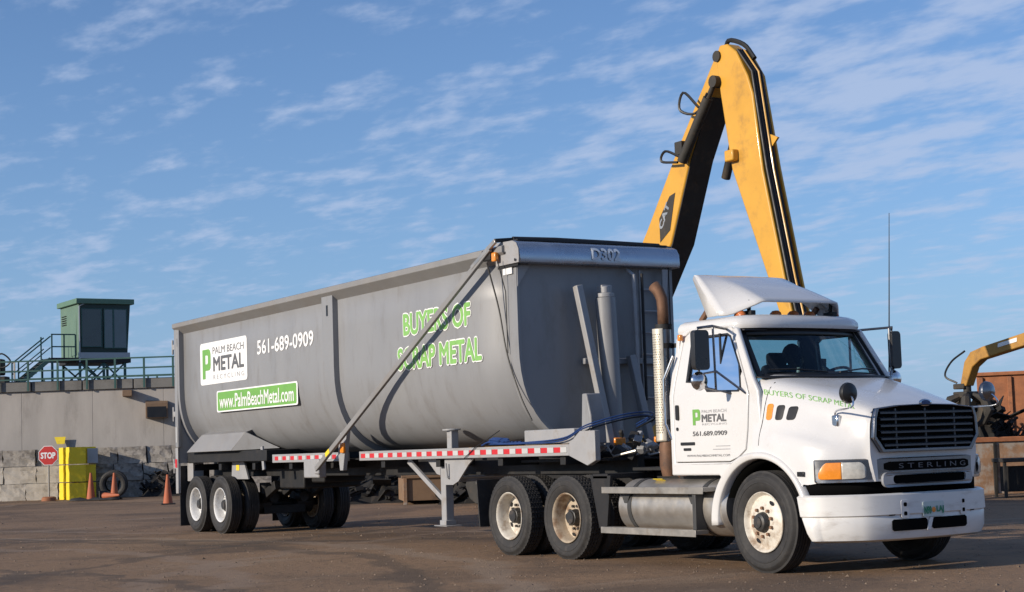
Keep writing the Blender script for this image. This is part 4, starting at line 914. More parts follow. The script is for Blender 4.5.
ld = MB().bar((-.32, .64, 1.5), (-.32, .64, 3.70), .04, .03).bar((-.32, 1.04, 1.5), (-.32, 1.04, 3.70), .06, .03).build('ladder', 'trailer_grey', TR, bevel=.004)
for k in range(7): MB().tube([(-.30, .64, 1.70 + k * .29), (-.30, 1.04, 1.70 + k * .29)], .014, 8).build('rung', 'frame_grey', ld)
MB().plate([(1.0, 3.72), (1.10, 3.72), (1.06, 3.40), (1.08, 3.0), (1.02, 3.0), (1.0, 3.45)], [], .02, lambda u, v, t: (-.30 + t, u, v)).build('ladder_hook', 'frame_grey', ld)
mb = MB(); mb.bb(-.38, -.30, -.30, 1.1, 2.44, 2.52); mb.build('front_wall_stiffener', 'trailer_grey', TR, bevel=.01)
mb = MB()
for k in range(2): mb.box((.05, .98, 1.95 + k * .12), (.08, .14, .08))
mb.build('glad_hand_holder', 'yellow_paint', TR, bevel=.012)
# junk around the coupling
random.seed(4)
for k in range(44):
    MB().box((.70 + random.random() * .7, -.95 + random.random() * 1.9, 1.24 + random.random() * .28), (random.uniform(.03, .13), random.uniform(.03, .13), random.uniform(.03, .12)), rotm(random.random(), random.random(), random.random())).build('coupling_fitting', ('dark_frame', 'dull_chrome', 'frame_grey', 'crane_dark')[k % 4], TR, bevel=.01)
mb = MB()
for k in range(7):
    y = -.9 + k * .27; mb.tube([(.7, y, 1.27), (.85, y + .1, 1.36), (1.05, y + .05, 1.24), (1.3, y + .2, 1.3)], .016, 6)
mb.build('coupling_chain', 'aluminium', TR)
for i, (dy, dz, m) in enumerate(((0, 0, 'hose_blue'), (.03, .035, 'hose_blue'), (.06, -.02, 'hose_black'))):
    p = spline([(-1.6, -1.02 + dy, 1.44 + dz * .3), (-.6, -1.14 + dy, 1.435 + dz * .3), (.4, -1.17 + dy, 1.45 + dz), (.80, -1.08 + dy, 1.60 + dz), (1.0, -.6 + dy, 1.72 + dz), (.9, -.15 + dy, 1.72 + dz), (.3, .05, 1.6 + dz)], 40)
    MB().tube(p, .0095, 8).build('air_hose', m, TR)
random.seed(9)
for k in range(6):
    y0 = .2 + k * .12; p = spline([(.9, y0, 1.30), (1.2, y0 + .05, 1.55 + .05 * (k % 2)), (1.5, y0 + .02, 1.33), (1.9, y0, 1.48), (2.25, y0, 1.6)], 30)
    MB().tube(p, .016, 6).build('coiled_air_line', ('hose_blue', 'tape_red', 'hose_black')[k % 3], TR)
# blue strap bundle on rail
mb = MB()
for k in range(6): mb.tube(spline([(-2.0 + .1 * k, -.9 + k * .02, 1.43 + k * .008), (-1.7, -.95 + .02 * (k % 3), 1.47 + .01 * k), (-1.3, -.9, 1.43 + .014 * k), (-.9 - .1 * k, -.95, 1.46)], 14), .012, 6)
mb.build('blue_strap_bundle', 'hose_blue', TR)
# cables on side (front)
mb = MB(); mb.tube(spline([(-.85, -1.42, 3.80), (-.78, -1.30, 3.2), (-.66, -1.27, 2.6), (-.45, -1.22, 2.05), (-.30, -1.15, 1.72)], 24), .012, 6); mb.tube([(-.62, -1.40, 3.82), (-.62, -1.285, 3.4), (-.62, -1.28, 2.6)], .008, 6); mb.build('tarp_cable', 'hose_black', TR)
MB().tube([(-2.0, -1.19, 1.26), (-1.7, -1.19, 1.40), (-1.35, -1.0, 1.62)], .006, 6).build('release_cable', 'hose_black', TR)
# trailer lettering
TY = -1.2125
def ttext(txt, x0, w_, z0, h_, m, bold=0., slope=0., off=0., nm='side_lettering'):
    me = text_mesh(txt, w_, h_, bold, lambda u, v: (x0 + u, TY - .003 - off, z0 + v + slope * u)); return place(me, nm, m, TR)
MB().plate(roundrect(-11.80, -9.52, 2.74, 3.52, .07), [], .003, lambda u, v, t: (u, TY - t, v)).build('logo_panel', 'decal_white', TR, smooth=None)
p_logo(-11.68, 2.85, .55, 'decal_green', lambda z: TY - .004, TR)
ttext('METAL', -11.14, 1.48, 2.97, .27, 'decal_grey', .045, off=.003); ttext('PALM BEACH', -11.16, 1.50, 3.29, .13, 'decal_grey', .0, off=.003); ttext('R E C Y C L I N G', -11.14, 1.48, 2.82, .085, 'decal_lightgrey', .0, off=.003)
ttext('561-689-0909', -9.05, 2.34, 3.14, .25, 'decal_white', .03)
MB().plate(roundrect(-11.0, -7.38, 2.21, 2.60, .05), [], .003, lambda u, v, t: (u, TY - t, v)).build('web_panel', 'decal_white', TR, smooth=None)
MB().plate(roundrect(-10.95, -7.43, 2.235, 2.575, .04), [], .003, lambda u, v, t: (u, TY - .003 - t, v)).build('web_panel_green', 'decal_green', TR, smooth=None)
ttext('www.PalmBeachMetal.com', -10.85, 3.32, 2.275, .25, 'decal_white', .018, off=.005)
for txt, x0, w_, z0 in (('BUYERS OF', -3.62, 1.98, 3.03), ('SCRAP METAL', -3.82, 2.45, 2.54)):
    ttext(txt, x0, w_, z0, .36, 'decal_white', .085); ttext(txt, x0 + .018, w_ - .036, z0 + .018, .324, 'decal_green2', .04, off=.004)

# ================================================================== DRIVER
def capsule_mesh(parts):
    """parts: list of (a, ra, b, rb) tapered capsules merged later by voxel remesh"""
    mb = MB()
    for a, ra, b, rb in parts:
        a = Vector(a); b = Vector(b); d = (b - a)
        L = d.length; d = d / L if L > 1e-6 else Vector((0, 0, 1))
        pts = []; rs = []
        for k in range(5):
            t = math.pi / 2 * k / 4; pts.append(a - d * ra * math.cos(t)); rs.append(max(.001, ra * math.sin(t)))
        for k in range(5):
            t = math.pi / 2 * (1 - k / 4); pts.append(b + d * rb * math.cos(t)); rs.append(max(.001, rb * math.sin(t)))
        mb.tube(pts, rs, 14)
    return mb
PS = empty('person', (-1.05, .46, 1.40), 0, 'driver in a dark shirt and lime safety vest sitting behind the steering wheel', 'person')
body = []
H = lambda x, y, z: (x, y, z)
body += [((-.16, 0, .30), .15, (-.20, 0, .60), .165), ((-.20, -.13, .66), .075, (-.20, .13, .66), .075), ((-.20, 0, .70), .062, (-.17, 0, .82), .058),
         ((-.16, 0, .93), .095, (-.14, 0, .97), .098), ((-.10, 0, .87), .06, (-.085, 0, .85), .05), ((-.045, 0, .93), .016, (-.02, 0, .905), .014),
         ((-.15, .095, .93), .02, (-.15, .10, .95), .018), ((-.15, -.095, .93), .02, (-.15, -.10, .95), .018)]
for s_ in (-1, 1):
    sh_ = (-.20, s_ * .20, .64); el = (.02, s_ * .27, .46); wr = (.30, s_ * .19, .66)
    body += [(sh_, .062, el, .048), (el, .046, wr, .03), (wr, .03, (.38, s_ * .18, .70), .036)]
    for q in range(4):
        b0 = Vector((.38, s_ * (.145 + q * .022), .715)); b1 = b0 + Vector((.045, 0, .012)); b2 = b1 + Vector((.012, 0, -.03 - .004 * q))
        body += [(b0, .0105, b1, .0095), (b1, .0095, b2, .0085)]
    body += [((.34, s_ * .15, .69), .011, (.39, s_ * .13, .675), .009)]
    body += [((-.10, s_ * .09, .25), .10, (.34, s_ * .14, .25), .07), ((.34, s_ * .14, .25), .065, (.50, s_ * .14, -.20), .042), ((.50, s_ * .14, -.24), .045, (.66, s_ * .14, -.26), .035)]
bo = capsule_mesh(body).build('body', 'shirt_dark', PS, smooth=180)
k = bo.modifiers.new('r', 'REMESH'); k.mode = 'VOXEL'; k.voxel_size = .010; k.use_smooth_shade = True
k = bo.modifiers.new('s', 'SMOOTH'); k.factor = .5; k.iterations = 3
ve = capsule_mesh([((-.155, 0, .31), .165, (-.195, 0, .58), .182), ((-.19, -.13, .655), .085, (-.19, .13, .655), .085)]).build('safety_vest', 'hivis', PS, smooth=180)
k = ve.modifiers.new('r', 'REMESH'); k.mode = 'VOXEL'; k.voxel_size = .015; k.use_smooth_shade = True
ha = capsule_mesh([((-.185, 0, .97), .103, (-.165, 0, .985), .105)]).build('cap', 'hair', PS, smooth=180)
fc = MB().lathe([(0, 0), (.004, .012), (0, .016)], (-.042, -.035, .945), 'X', 10).lathe([(0, 0), (.004, .012), (0, .016)], (-.042, .035, .945), 'X', 10).build('eyes', 'black_trim', PS)

# ================================================================== MATERIAL HANDLER (yellow crane)
def at_rot(): return YAW
CR = empty('material_handler', (-19.6, 10.0, 0), 0, 'big yellow scrap handler with folded boom towering behind the trailer and cab', 'crane')
LX = lambda x: x + 19.6
BY0, BY1 = -.42, .24
def prismY(poly, y0, y1): return MB().plate([(LX(x), z) for x, z in poly], [], y1 - y0, lambda u, v, t: (u, y0 + t, v))
boom = prismY([(-18.9, 2.3), (-17.8, 2.1), (-14.97, 5.76), (-14.2, 7.5), (-13.45, 8.72), (-12.95, 9.2), (-12.85, 9.45), (-13.0, 9.62), (-13.25, 9.50), (-14.64, 7.76), (-16.0, 5.92)], BY0, BY1).build('boom', 'crane_yellow', CR, bevel=.03)
stick = prismY([(-13.02, 8.68), (-12.75, 7.02), (-11.79, 4.65), (-11.35, 3.55), (-11.05, 3.55), (-11.30, 4.6), (-11.80, 6.87), (-12.0, 8.5), (-12.14, 8.9), (-12.47, 9.48), (-12.75, 9.70), (-12.98, 9.72), (-13.12, 9.5)], BY0 - .06, -.12)
stick = stick.build('stick', 'crane_yellow', CR, bevel=.03)
# dark cover with hoses on the outer (front) face of the stick
mb = MB()
path = [(-12.50, 9.52), (-12.08, 8.97), (-11.76, 6.9), (-11.27, 4.6), (-11.02, 3.6)]
for y in (-.42, -.36, -.30, -.24, -.18): MB().tube([(LX(x) + .03, y, z) for x, z in path], .03, 8).build('stick_hose', 'hose_black', CR)
mb.tube(spline([(LX(-13.1), -.2, 9.75), (LX(-12.9), -.25, 9.84), (LX(-12.5), -.2, 9.65), (LX(-12.2), -.2, 9.3)], 12), .05, 8)
mb.build('apex_hose', 'hose_black', CR)
MB().tube([(LX(x) + .06, -.27, z) for x, z in path], .024, 8).build('hose_pipe', 'crane_yellow', CR)
MB().plate([(LX(x), z) for x, z in [(-12.47, 9.50), (-12.08, 8.90), (-11.72, 6.9), (-11.23, 4.6), (-11.0, 3.6), (-11.2, 3.6), (-11.4, 4.6), (-11.9, 6.9), (-12.25, 8.8), (-12.6, 9.5)]], [], .22, lambda u, v, t: (u + .03, -.118 + t * .2, v)).build('hose_guard', 'crane_yellow', CR)
prismY([(-17.8, 2.08), (-14.95, 5.74), (-14.18, 7.48), (-13.43, 8.70), (-13.45, 8.72), (-14.2, 7.5), (-14.97, 5.76), (-17.82, 2.1)], BY0 + .03, BY1 - .03).build('boom_shade_plate', 'crane_dark', CR)  # near-black plate added to paint in the shade of the boom's greasy underside
MB().bb(LX(-12.8), LX(-12.52), BY0 - .22, BY0 - .05, 7.18, 7.42).build('stick_lug', 'crane_yellow', CR, bevel=.03)
MB().plate([(LX(-11.72), 7.6), (LX(-11.5), 7.5), (LX(-11.68), 7.35)], [], .05, lambda u, v, t: (u, -.3 + t, v)).build('hose_bracket', 'crane_yellow', CR)
pin = MB(); pin.tube([(LX(-13.06), BY0 - .10, 9.5), (LX(-13.06), BY1 + .05, 9.5)], .12, 16); pin.build('boom_pin', 'crane_dark', CR)
# cylinder between boom and stick
mb = MB(); mb.tube([(LX(-14.30), BY0 - .14, 7.45), (LX(-13.35), BY0 - .12, 8.66)], .11, 16); cyl = mb.build('stick_cylinder', 'crane_dark', CR)
mb = MB(); mb.tube([(LX(-13.35), BY0 - .12, 8.66), (LX(-13.12), BY0 - .12, 8.94)], .06, 12); mb.tube([(LX(-13.10), BY0 - .20, 8.96), (LX(-13.10), BY0 + .05, 8.96)], .13, 14); mb.build('cylinder_rod', 'crane_dark', cyl)
mb = MB(); mb.tube([(LX(-14.0), BY1 + .16, 7.1), (LX(-13.0), BY1 - .1, 8.6)], .10, 14); mb.build('stick_cylinder', 'crane_dark', CR)
mb = MB()
mb = MB(); mb.tube(spline([(LX(-14.3), -.6, 7.55), (LX(-14.75), -.65, 7.75), (LX(-14.9), -.65, 7.55), (LX(-14.4), -.6, 7.45)], 16), .03, 6); mb.build('boom_hose', 'hose_black', CR); mb = MB(); mb.tube(spline([(LX(-13.6), -.6, 8.5), (LX(-14.0), -.68, 8.9), (LX(-14.15), -.68, 8.55), (LX(-13.7), -.6, 8.4), (LX(-13.3), -.6, 8.75)], 20), .03, 6)
mb.build('boom_hose', 'hose_black', CR); MB().box((LX(-14.35), -.52, 7.75), (.25, .2, .3)).build('boom_valve', 'crane_dark', CR, bevel=.02)
lp = MB().plate([(LX(-15.35), 5.72 + .1), (LX(-14.98), 6.05), (LX(-14.75), 6.85), (LX(-14.95), 6.80), (LX(-15.35), 6.35)], [], .01, lambda u, v, t: (u, BY0 - .008 + t, v)).build('boom_logo_panel', 'crane_dark', CR)
me = text_mesh('CAT', .62, .26, .05, lambda u, v: (LX(-15.26) + u * .52 - v * .5, BY0 - .012, 6.08 + u * .85 + v * .35)); place(me, 'boom_lettering', 'sign_grey', lp)
# grapple at the stick end (behind cab)
mb = MB(); mb.tube([(LX(-11.18), 0, 3.6), (LX(-11.18), 0, 2.9)], .14, 14); mb.lathe([(2.6, .3), (2.95, .32), (2.95, 0)], (LX(-11.18), 0, 0), 'Z', 18); gp = mb.build('grapple_head', 'crane_dark', CR)
for k in range(5):
    a = 2 * math.pi * k / 5; dx, dy = math.cos(a), math.sin(a)
    MB().tube([(LX(-11.18) + dx * r, dy * r, z) for r, z in ((.25, 2.75), (.75, 2.3), (.8, 1.8), (.5, 1.35), (.1, 1.15))], [.1, .16, .17, .12, .03], 8).build('tine', 'crane_dark', gp)
# base machine
for y in (-1.3, 1.3):
    mb = MB(); mb.plate([(-2.4, .15), (-2.1, 0.02), (2.1, 0.02), (2.4, .15), (2.6, .5), (2.35, .85), (2.0, .98), (-2.0, .98), (-2.35, .85), (-2.6, .5)], [], .6, lambda u, v, t: (u, y - .3 + t, v)); tk = mb.build('track', 'crane_dark', CR, bevel=.03)
    for k in range(22):
        x = -2.2 + k * .21; MB().bb(x - .07, x + .07, y - .33, y + .33, .98, 1.02).build('track_shoe', 'crane_dark', tk)
MB().bb(-1.4, 1.4, -1.1, 1.1, .45, 1.1).build('carbody', 'red_primer', CR, bevel=.05)
MB().lathe([(1.1, .95), (1.3, .95), (1.3, 0)], (0, 0, 0), 'Z', 32).build('slew_ring', 'crane_dark', CR)
MB().bb(-2.6, 1.5, -1.5, 1.5, 1.3, 2.6).build('upper_body', 'crane_yellow', CR, bevel=.1, seg=3)
hc = MB().bb(.4, 2.1, -1.45, -.5, 1.4, 3.2).build('operator_cab', 'crane_yellow', CR, bevel=.06)
MB().bb(.55, 1.95, -1.47, -1.44, 2.1, 3.05).build('cab_window', 'cabin_glass', hc)

# ================================================================== RIGHT BACKGROUND
def bg_empty(name, P, label, cat, group=None, rz=0): return empty(name, (P.x, P.y, 0), YAW + rz, label, cat, group)
D1 = 36.5
l0 = lat(at(968, 470, D1))
RB = bg_empty('scrap_bin', bgp(l0, D1), 'low rusty steel bin wall with peeling pale paint at the right edge', 'scrap bin')
MB().bb(0, 6.0, 0, .12, 0, 1.16).build('bin_wall', 'rust_pale', RB, bevel=.01); MB().bb(-.02, 6.05, -.06, .16, 1.16, 1.27).build('top_rim', 'rust', RB, bevel=.015)
for x in (.62, 2.6, 4.4): MB().bb(x - .03, x + .03, -.05, -.003, 0, 1.155).build('bin_post', 'scrap_dark', RB, bevel=.01)
MB().bb(0, .1, .12, 2.6, 0, 1.2).build('bin_side', 'rust', RB); MB().bb(5.9, 6.0, .12, 2.6, 0, 1.2).build('bin_side', 'rust', RB); MB().bb(0, 6, 2.6, 2.7, 0, 1.2).build('bin_back', 'rust', RB)
D2 = 38.6
l0 = lat(at(989, 400, D2))
CT = bg_empty('rusty_container', bgp(l0, D2 + .95), 'tall rusty brown steel container above the bin rim at the right edge', 'container', rz=R_(-18))
MB().bb(0, 6.0, 0, 2.4, .0, 2.75).build('container_shell', 'rust', CT, bevel=.02)
for x in (.05, .72, 1.45, 2.2, 3.0): MB().bb(x, x + .10, -.07, -.002, .05, 2.72).build('container_rib', 'rust', CT, bevel=.01)
MB().bb(-.04, 6.04, -.08, 2.44, 2.752, 2.84).build('container_rim', 'rust', CT, bevel=.015)
def scrap_heap(name, P, n, wd, dp_, ht, label, m='scrap_dark', seed=1, cat='scrap pile'):
    random.seed(seed); mb = MB()
    rows = []
    for i in range(15):
        rows.append([(-wd + 2 * wd * i / 14, -dp_ + 2 * dp_ * j / 10, max(0, ht * .85 * (1 - abs(i / 7 - 1) ** 2.2) * (1 - abs(j / 5 - 1) ** 2.2) + random.uniform(-.12, .12) * ht * (0 < i < 14 and 0 < j < 10))) for j in range(11)])
    mb.grid(rows)
    for k in range(n):
        x = random.uniform(-wd, wd) * .92; y = random.uniform(-dp_, dp_) * .9
        z = ht * .85 * (1 - abs(x / wd) ** 2.2) * (1 - abs(y / dp_) ** 2.2) * random.uniform(.8, 1.08)
        rt = rotm(random.uniform(-1, 1), random.uniform(-1, 1), random.uniform(0, 3))
        s1 = random.choice(((.9, .08, .05), (.5, .35, .02), (.25, .2, .18), (1.2, .05, .05), (.6, .5, .03), (.3, .3, .1)))
        mb.box((x, y, z), tuple(q * random.uniform(.5, 1.2) for q in s1), rt)
    o = mb.build(name, m, None, smooth=None); o.location = (P.x, P.y, 0); o.rotation_euler = (0, 0, YAW); return tag(o, label, cat, kind='stuff')
scrap_heap('scrap_heap', bgp(lat(at(988, 420, 37.7)), 37.9), 300, .95, .75, 2.35, 'heap of mixed scrap, coloured near black for shadow, inside the rusty bin below the small grapple', seed=3)  # near-black colour stands in for the shadow lying over this corner
# black trestle
l0 = lat(at(1004, 480, 34))
BT = bg_empty('steel_trestle', bgp(l0, 34.0), 'black steel box trestle in front of the rusty bin at the right edge', 'trestle')
mb = MB()
for x in (.03, .9, 1.8):
    for y in (.0, .7): mb.bb(x - .03, x + .03, y - .03, y + .03, 0, .74)
mb.build('trestle_legs', 'crane_dark', BT); MB().bb(-.02, 1.9, -.06, .76, .74, .82).build('trestle_top', 'crane_dark', BT, bevel=.01); MB().bb(.1, 1.7, .1, .6, .12, .65).build('trestle_box', 'scrap_dark', BT, bevel=.01)
# second crane arm with grapple
SY = 15.6
SC = empty('loader_crane', (-8.0, SY + .3, 0), 0, 'yellow knuckle crane arm holding a dark grapple over the right hand bins', 'crane')
Q = lambda x, y, Y=SY: (onY(x, y, Y).x + 8.0, onY(x, y, Y).z)
armp = [Q(960, 386), Q(966, 386), Q(972, 367), Q(980, 359.5), Q(1024, 345.5), Q(1072, 331), Q(1072, 318), Q(1024, 332.5), Q(982, 346.5), Q(970, 352), Q(964, 362)]
a_ = MB().plate(armp, [], .26, lambda u, v, t: (u, -.3 + t, v)).build('arm', 'loader_yellow', SC, bevel=.02)
MB().plate([Q(998, 347.5), Q(1017, 341.5), Q(1017, 337.5), Q(998, 343.5)], [], .008, lambda u, v, t: (u, -.31 + t, v)).build('arm_lettering_panel', 'decal_white', a_)
e0 = Q(963, 384)
mb = MB(); mb.tube([(e0[0], -.17, e0[1] + .05), (e0[0], -.17, e0[1] - .22)], .09, 12); mb.box((e0[0] - .12, -.2, e0[1] - .05), (.32, .25, .12)); mb.box((e0[0] - .05, -.17, e0[1] - .24), (.4, .4, .14)); gh = mb.build('rotator', 'crane_dark', SC, bevel=.02)
for k in range(5):
    a = 2 * math.pi * k / 5 + .3; dx, dy = math.cos(a), math.sin(a)
    MB().tube([(e0[0] + dx * r, -.17 + dy * r, e0[1] - z) for r, z in ((.12, .25), (.38, .35), (.48, .6), (.34, .86), (.06, 1.0))], [.07, .11, .13, .09, .02], 8).build('tine', 'crane_dark', gh)
h0, h1, h2, h3 = Q(966, 351), Q(953, 362), Q(947, 376), Q(957, 383)
MB().tube(spline([(h0[0], -.34, h0[1]), (h1[0], -.36, h1[1]), (h2[0], -.36, h2[1]), (h3[0], -.3, h3[1])], 24), .022, 6).build('hose', 'hose_black', SC)
pb = Q(1070, 326)
mb = MB(); mb.plate([(pb[0] - .1, pb[1] + .25), (pb[0] + .35, pb[1] + .1), (pb[0] + .75, .9), (pb[0] + .35, .9)], [], .3, lambda u, v, t: (u, -.32 + t, v)); mb.build('main_boom', 'loader_yellow', SC, bevel=.03)
MB().bb(pb[0] - .5, pb[0] + 1.6, -.9, .6, .0, .92).build('crane_base', 'crane_dark', SC, bevel=.05)

# ================================================================== UNDER-TRAILER BACKGROUND
def gp_(x, y): return onG(x, y)
p0 = gp_(404, 505); D3 = dep(p0)
RO = bg_empty('rolloff_box', bgp(lat(p0), D3), 'brown open steel rolloff box standing behind the trailer landing gear', 'container', rz=R_(8))
MB().bb(0, 3.6, 0, .06, .10, .68).build('box_side', 'container_brown', RO, bevel=.008); MB().bb(0, 3.6, 1.9, 1.96, .10, .68).build('box_side', 'container_brown', RO); MB().bb(0, .06, .06, 1.9, .10, .68).build('box_end', 'container_brown', RO); MB().bb(3.54, 3.6, .06, 1.9, .10, .68).build('box_end', 'container_brown', RO); MB().bb(0.06, 3.54, .06, 1.9, .10, .16).build('box_floor', 'container_brown', RO)
for x in (0.04, 1.2, 2.4, 3.5): MB().bb(x - .05, x + .05, -.06, -.002, .0, .72).build('box_stake', 'rust_pale' if x < .1 else 'container_brown', RO, bevel=.01)
MB().bb(-.05, 3.65, -.06, .10, .685, .76).build('box_rim', 'container_brown', RO, bevel=.01)
# dark flatbed rack further back
D4 = 46; lA = lat(at(325, 480, D4)); 
FB = bg_empty('stake_rack', bgp(lA, D4), 'long dark stake rack trailer parked behind the dump trailer', 'trailer')
MB().bb(0, 7.5, 0, 2.2, .55, .85).build('rack_bed', 'scrap_dark', FB, bevel=.02)
for k in range(8): MB().bb(.35 + k * .95, .40 + k * .95, -.03, .03, .86, 1.9).build('stake', 'rail_grey', FB)
MB().bb(0.1, 7.4, .3, 2.1, .86, 1.75).build('rack_load', 'tarp_black', FB, bevel=.05)
for k in range(5):
    for x in (1.0, 2.1, 6.0): 
        if k == 0: MB().lathe([(-.12, .2), (-.13, .45), (-.1, .5), (.1, .5), (.13, .45), (.12, .2)], (x, .3, .5), 'Y', 24).build('rack_tyre', 'black_rubber', FB)
scrap_heap('scrap_row', bgp(lat(gp_(370, 504)), dep(gp_(370, 504)) + 1.0), 200, 2.2, .8, .95, 'low dark row of scrap lying behind the far trailer wheels', seed=5)
scrap_heap('scrap_mound', bgp(lat(gp_(500, 503)), dep(gp_(500, 503)) + 1.2), 200, 1.6, .9, 1.2, 'dark scrap mound beside the brown rolloff box, behind the drive wheels', seed=8)
hp = bgp(lat(at(497, 465, 43)), 43); 
scrap_heap('scrap_wall_heap', bgp(lat(at(470, 480, 47)), 47.5), 450, 5.5, 2.0, 2.7, 'long dark heap of scrap far behind the trailer frame', seed=12)

# ================================================================== LEFT BACKGROUND
DW = 62.0
lw = lambda x, d=DW: lat(at(x, 450, d))
# retaining wall of concrete
L0, L1 = lw(-120, 63.4), lw(520, 63.4)
CW = bg_empty('retaining_wall', bgp(L0, 63.4), 'tall stained concrete retaining wall with a darker curb along its top', 'wall')
W_ = L1 - L0
npan = 9
for k in range(npan): MB().bb(W_ * k / npan + .002, W_ * (k + 1) / npan - .002, 0, .5, 0, 4.20).build('wall_panel', 'concrete_wall', CW, bevel=.012)
MB().bb(0, W_, .08, .5, 0, 4.19).build('wall_core', 'concrete_dark', CW)
xk = 0
while xk < W_: 
    MB().bb(xk, min(W_, xk + 1.96), -.10, .6, 4.205, 4.60).build('curb_stone', 'concrete_dark', CW, bevel=.02); xk += 2.0
MB().bb(0, W_, .6, 26, 4.0, 4.55).build('deck_slab', 'concrete_dark', CW)
MB().bb(0, W_, 25, 26, 0, 4.0).build('deck_back', 'concrete_dark', CW)
# block wall
BW = bg_empty('block_wall', bgp(lw(-60), DW), 'three course wall of rough grey concrete blocks at the foot of the retaining wall', 'wall')
random.seed(21)
def blockmesh(sx, sy, sz, seed, jit=.03):
    rnd = random.Random(seed); bm = bmesh.new(); bmesh.ops.create_cube(bm, size=1); bmesh.ops.subdivide_edges(bm, edges=bm.edges[:], cuts=3, use_grid_fill=True)
    for v in bm.verts:
        v.co = Vector((v.co.x * sx, v.co.y * sy, v.co.z * sz)) + Vector((rnd.uniform(-1, 1), rnd.uniform(-1, 1), rnd.uniform(-1, 1) * .4)) * jit
    me = bpy.data.meshes.new('concrete_block'); bm.to_mesh(me); bm.free(); me.shade_flat(); return me
BM = [blockmesh(1.0, .6, .63, s_) for s_ in range(6)]
BMP = [blockmesh(1.0, .6, .63, s_ + 20, .024) for s_ in range(3)]
for b_ in BM: b_.materials.append(MATS['block_grey'])
for b_ in BMP: b_.materials.append(MATS['block_pale'])
xpos_end = lw(400) - lw(-60); pale_end = lw(74) - lw(-60)
for c in range(3):
    x = -.5 * (c % 2) - .3
    while x < xpos_end:
        wd = random.choice((1.1, 1.25, 1.45, .95)); pale = (x + wd * .5 < pale_end) and c < 2
        o = bpy.data.objects.new('concrete_block', random.choice(BMP if pale else BM)); col.objects.link(o); o.parent = BW
        o.scale = (wd - .03, 1, 1); o.location = (x + wd / 2, .32 + random.uniform(-.06, .08) - (.25 if pale else 0), .315 + c * .645); x += wd
# railing
def railing(name, d, z, xs, label, hgt=.85):
    la_ = [lat(at(x, 370, d)) for x in xs]; E_ = bg_empty(name, bgp(la_[0], d), label, 'railing')
    for l in la_: MB().bb(l - la_[0] - .035, l - la_[0] + .035, -.035, .035, z - .35, z + hgt).build('post', 'green_paint', E_)
    for zz_ in (z + hgt, z + hgt * .52, z + .1):
        MB().bb(-.05, la_[-1] - la_[0] + .05, -.03, .03, zz_ - .028, zz_ + .028).build('rail', 'green_paint', E_)
    return E_
railing('guard_railing', 63.22, 4.58, [-30, -1, 28, 57.6, 86.8, 115, 144, 173, 202, 231], 'green pipe railing along the front edge of the retaining wall', .82)
railing('guard_railing', 74, 4.55, [-30, -8, 19, 44, 72, 92, 106, 120, 148, 157, 176, 200], 'green pipe railing further back on the concrete deck', .72)
# operator cabin
pc = at(79, 356, 66); OC = empty('operator_cabin', (pc.x, pc.y, 4.55), YAW + R_(33), 'green elevated operator cabin, front darkened for shade, on braced legs above the concrete wall', 'cabin')
cz0, cz1 = 1.12, 3.32; CWd, CDp = 2.18, 2.35
mb = MB(); mb.add([Vector(p) for p in ((0, 0, cz0), (CWd - .14, 0, cz0), (CWd - .14, CDp, cz0), (0, CDp, cz0), (-.02, -.05, cz1), (CWd, -.05, cz1), (CWd, CDp, cz1), (-.02, CDp, cz1))], [(0, 3, 2, 1), (4, 5, 6, 7), (0, 1, 5, 4), (1, 2, 6, 5), (2, 3, 7, 6), (3, 0, 4, 7)])
mb.build('cabin_wall', 'green_cabin', OC, bevel=.02)
MB().bb(-.14, CWd + .14, -.16, CDp + .1, cz1 + .002, cz1 + .22).build('cabin_roof', 'green_roof', OC, bevel=.02)
MB().bb(-.05, CWd - .05, -.10, -.055, cz0 - .05, cz0 + .20).build('front_skirt', 'sign_grey', OC, bevel=.01)
MB().add([Vector(p) for p in ((.02, -.012, cz0 + .21), (CWd - .13, -.012, cz0 + .21), (CWd - .02, -.06, cz1 - .01), (.0, -.06, cz1 - .01), (.02, .01, cz0 + .21), (CWd - .13, .01, cz0 + .21), (CWd - .02, .01, cz1 - .01), (.0, .01, cz1 - .01))], [(0, 1, 2, 3), (4, 7, 6, 5), (0, 4, 5, 1), (1, 5, 6, 2), (2, 6, 7, 3), (3, 7, 4, 0)]).build('front_shade_panel', 'cabin_front_shade', OC)  # overlay in darker green puts the front wall's shade into its colour
for x0, x1, z0_, mm in ((.12, .92, .45, 'cabin_glass'), (1.06, 1.40, .40, 'cabin_pane'), (1.47, 1.98, .40, 'cabin_pane')):
    wn = MB().bb(x0, x1, -.085, -.066, cz0 + z0_, cz1 - .22).build('cabin_window', mm, OC)
    MB().plate([(x0 - .035, cz0 + z0_ - .035), (x1 + .035, cz0 + z0_ - .035), (x1 + .035, cz1 - .185), (x0 - .035, cz1 - .185)], [[(x0, cz0 + z0_), (x1, cz0 + z0_), (x1, cz1 - .22), (x0, cz1 - .22)]], .03, lambda u, v, t: (u, -.10 + t, v)).build('window_frame', 'green_paint', wn)
for k in range(5): MB().box((-.03, CDp - .55, cz1 - .75 + k * .09), (.05, .6, .02), rotm(ry=R_(30))).build('louver', 'dark_frame', OC)
MB().bb(-.03, .0, .25, 1.0, cz0 + .1, cz1 - .35).build('cabin_door', 'green_cabin', OC, bevel=.01)
MB().bb(-.1, CWd, -.05, CDp, cz0 - .22, cz0 - .052).build('floor_beam', 'dark_frame', OC, bevel=.01)
for x in (.05, 1.05, 1.95):
    for y in (.05, CDp - .1): MB().bar((x, y, 0), (x, y, cz0 - .22), .09).build('leg', 'green_paint', OC)
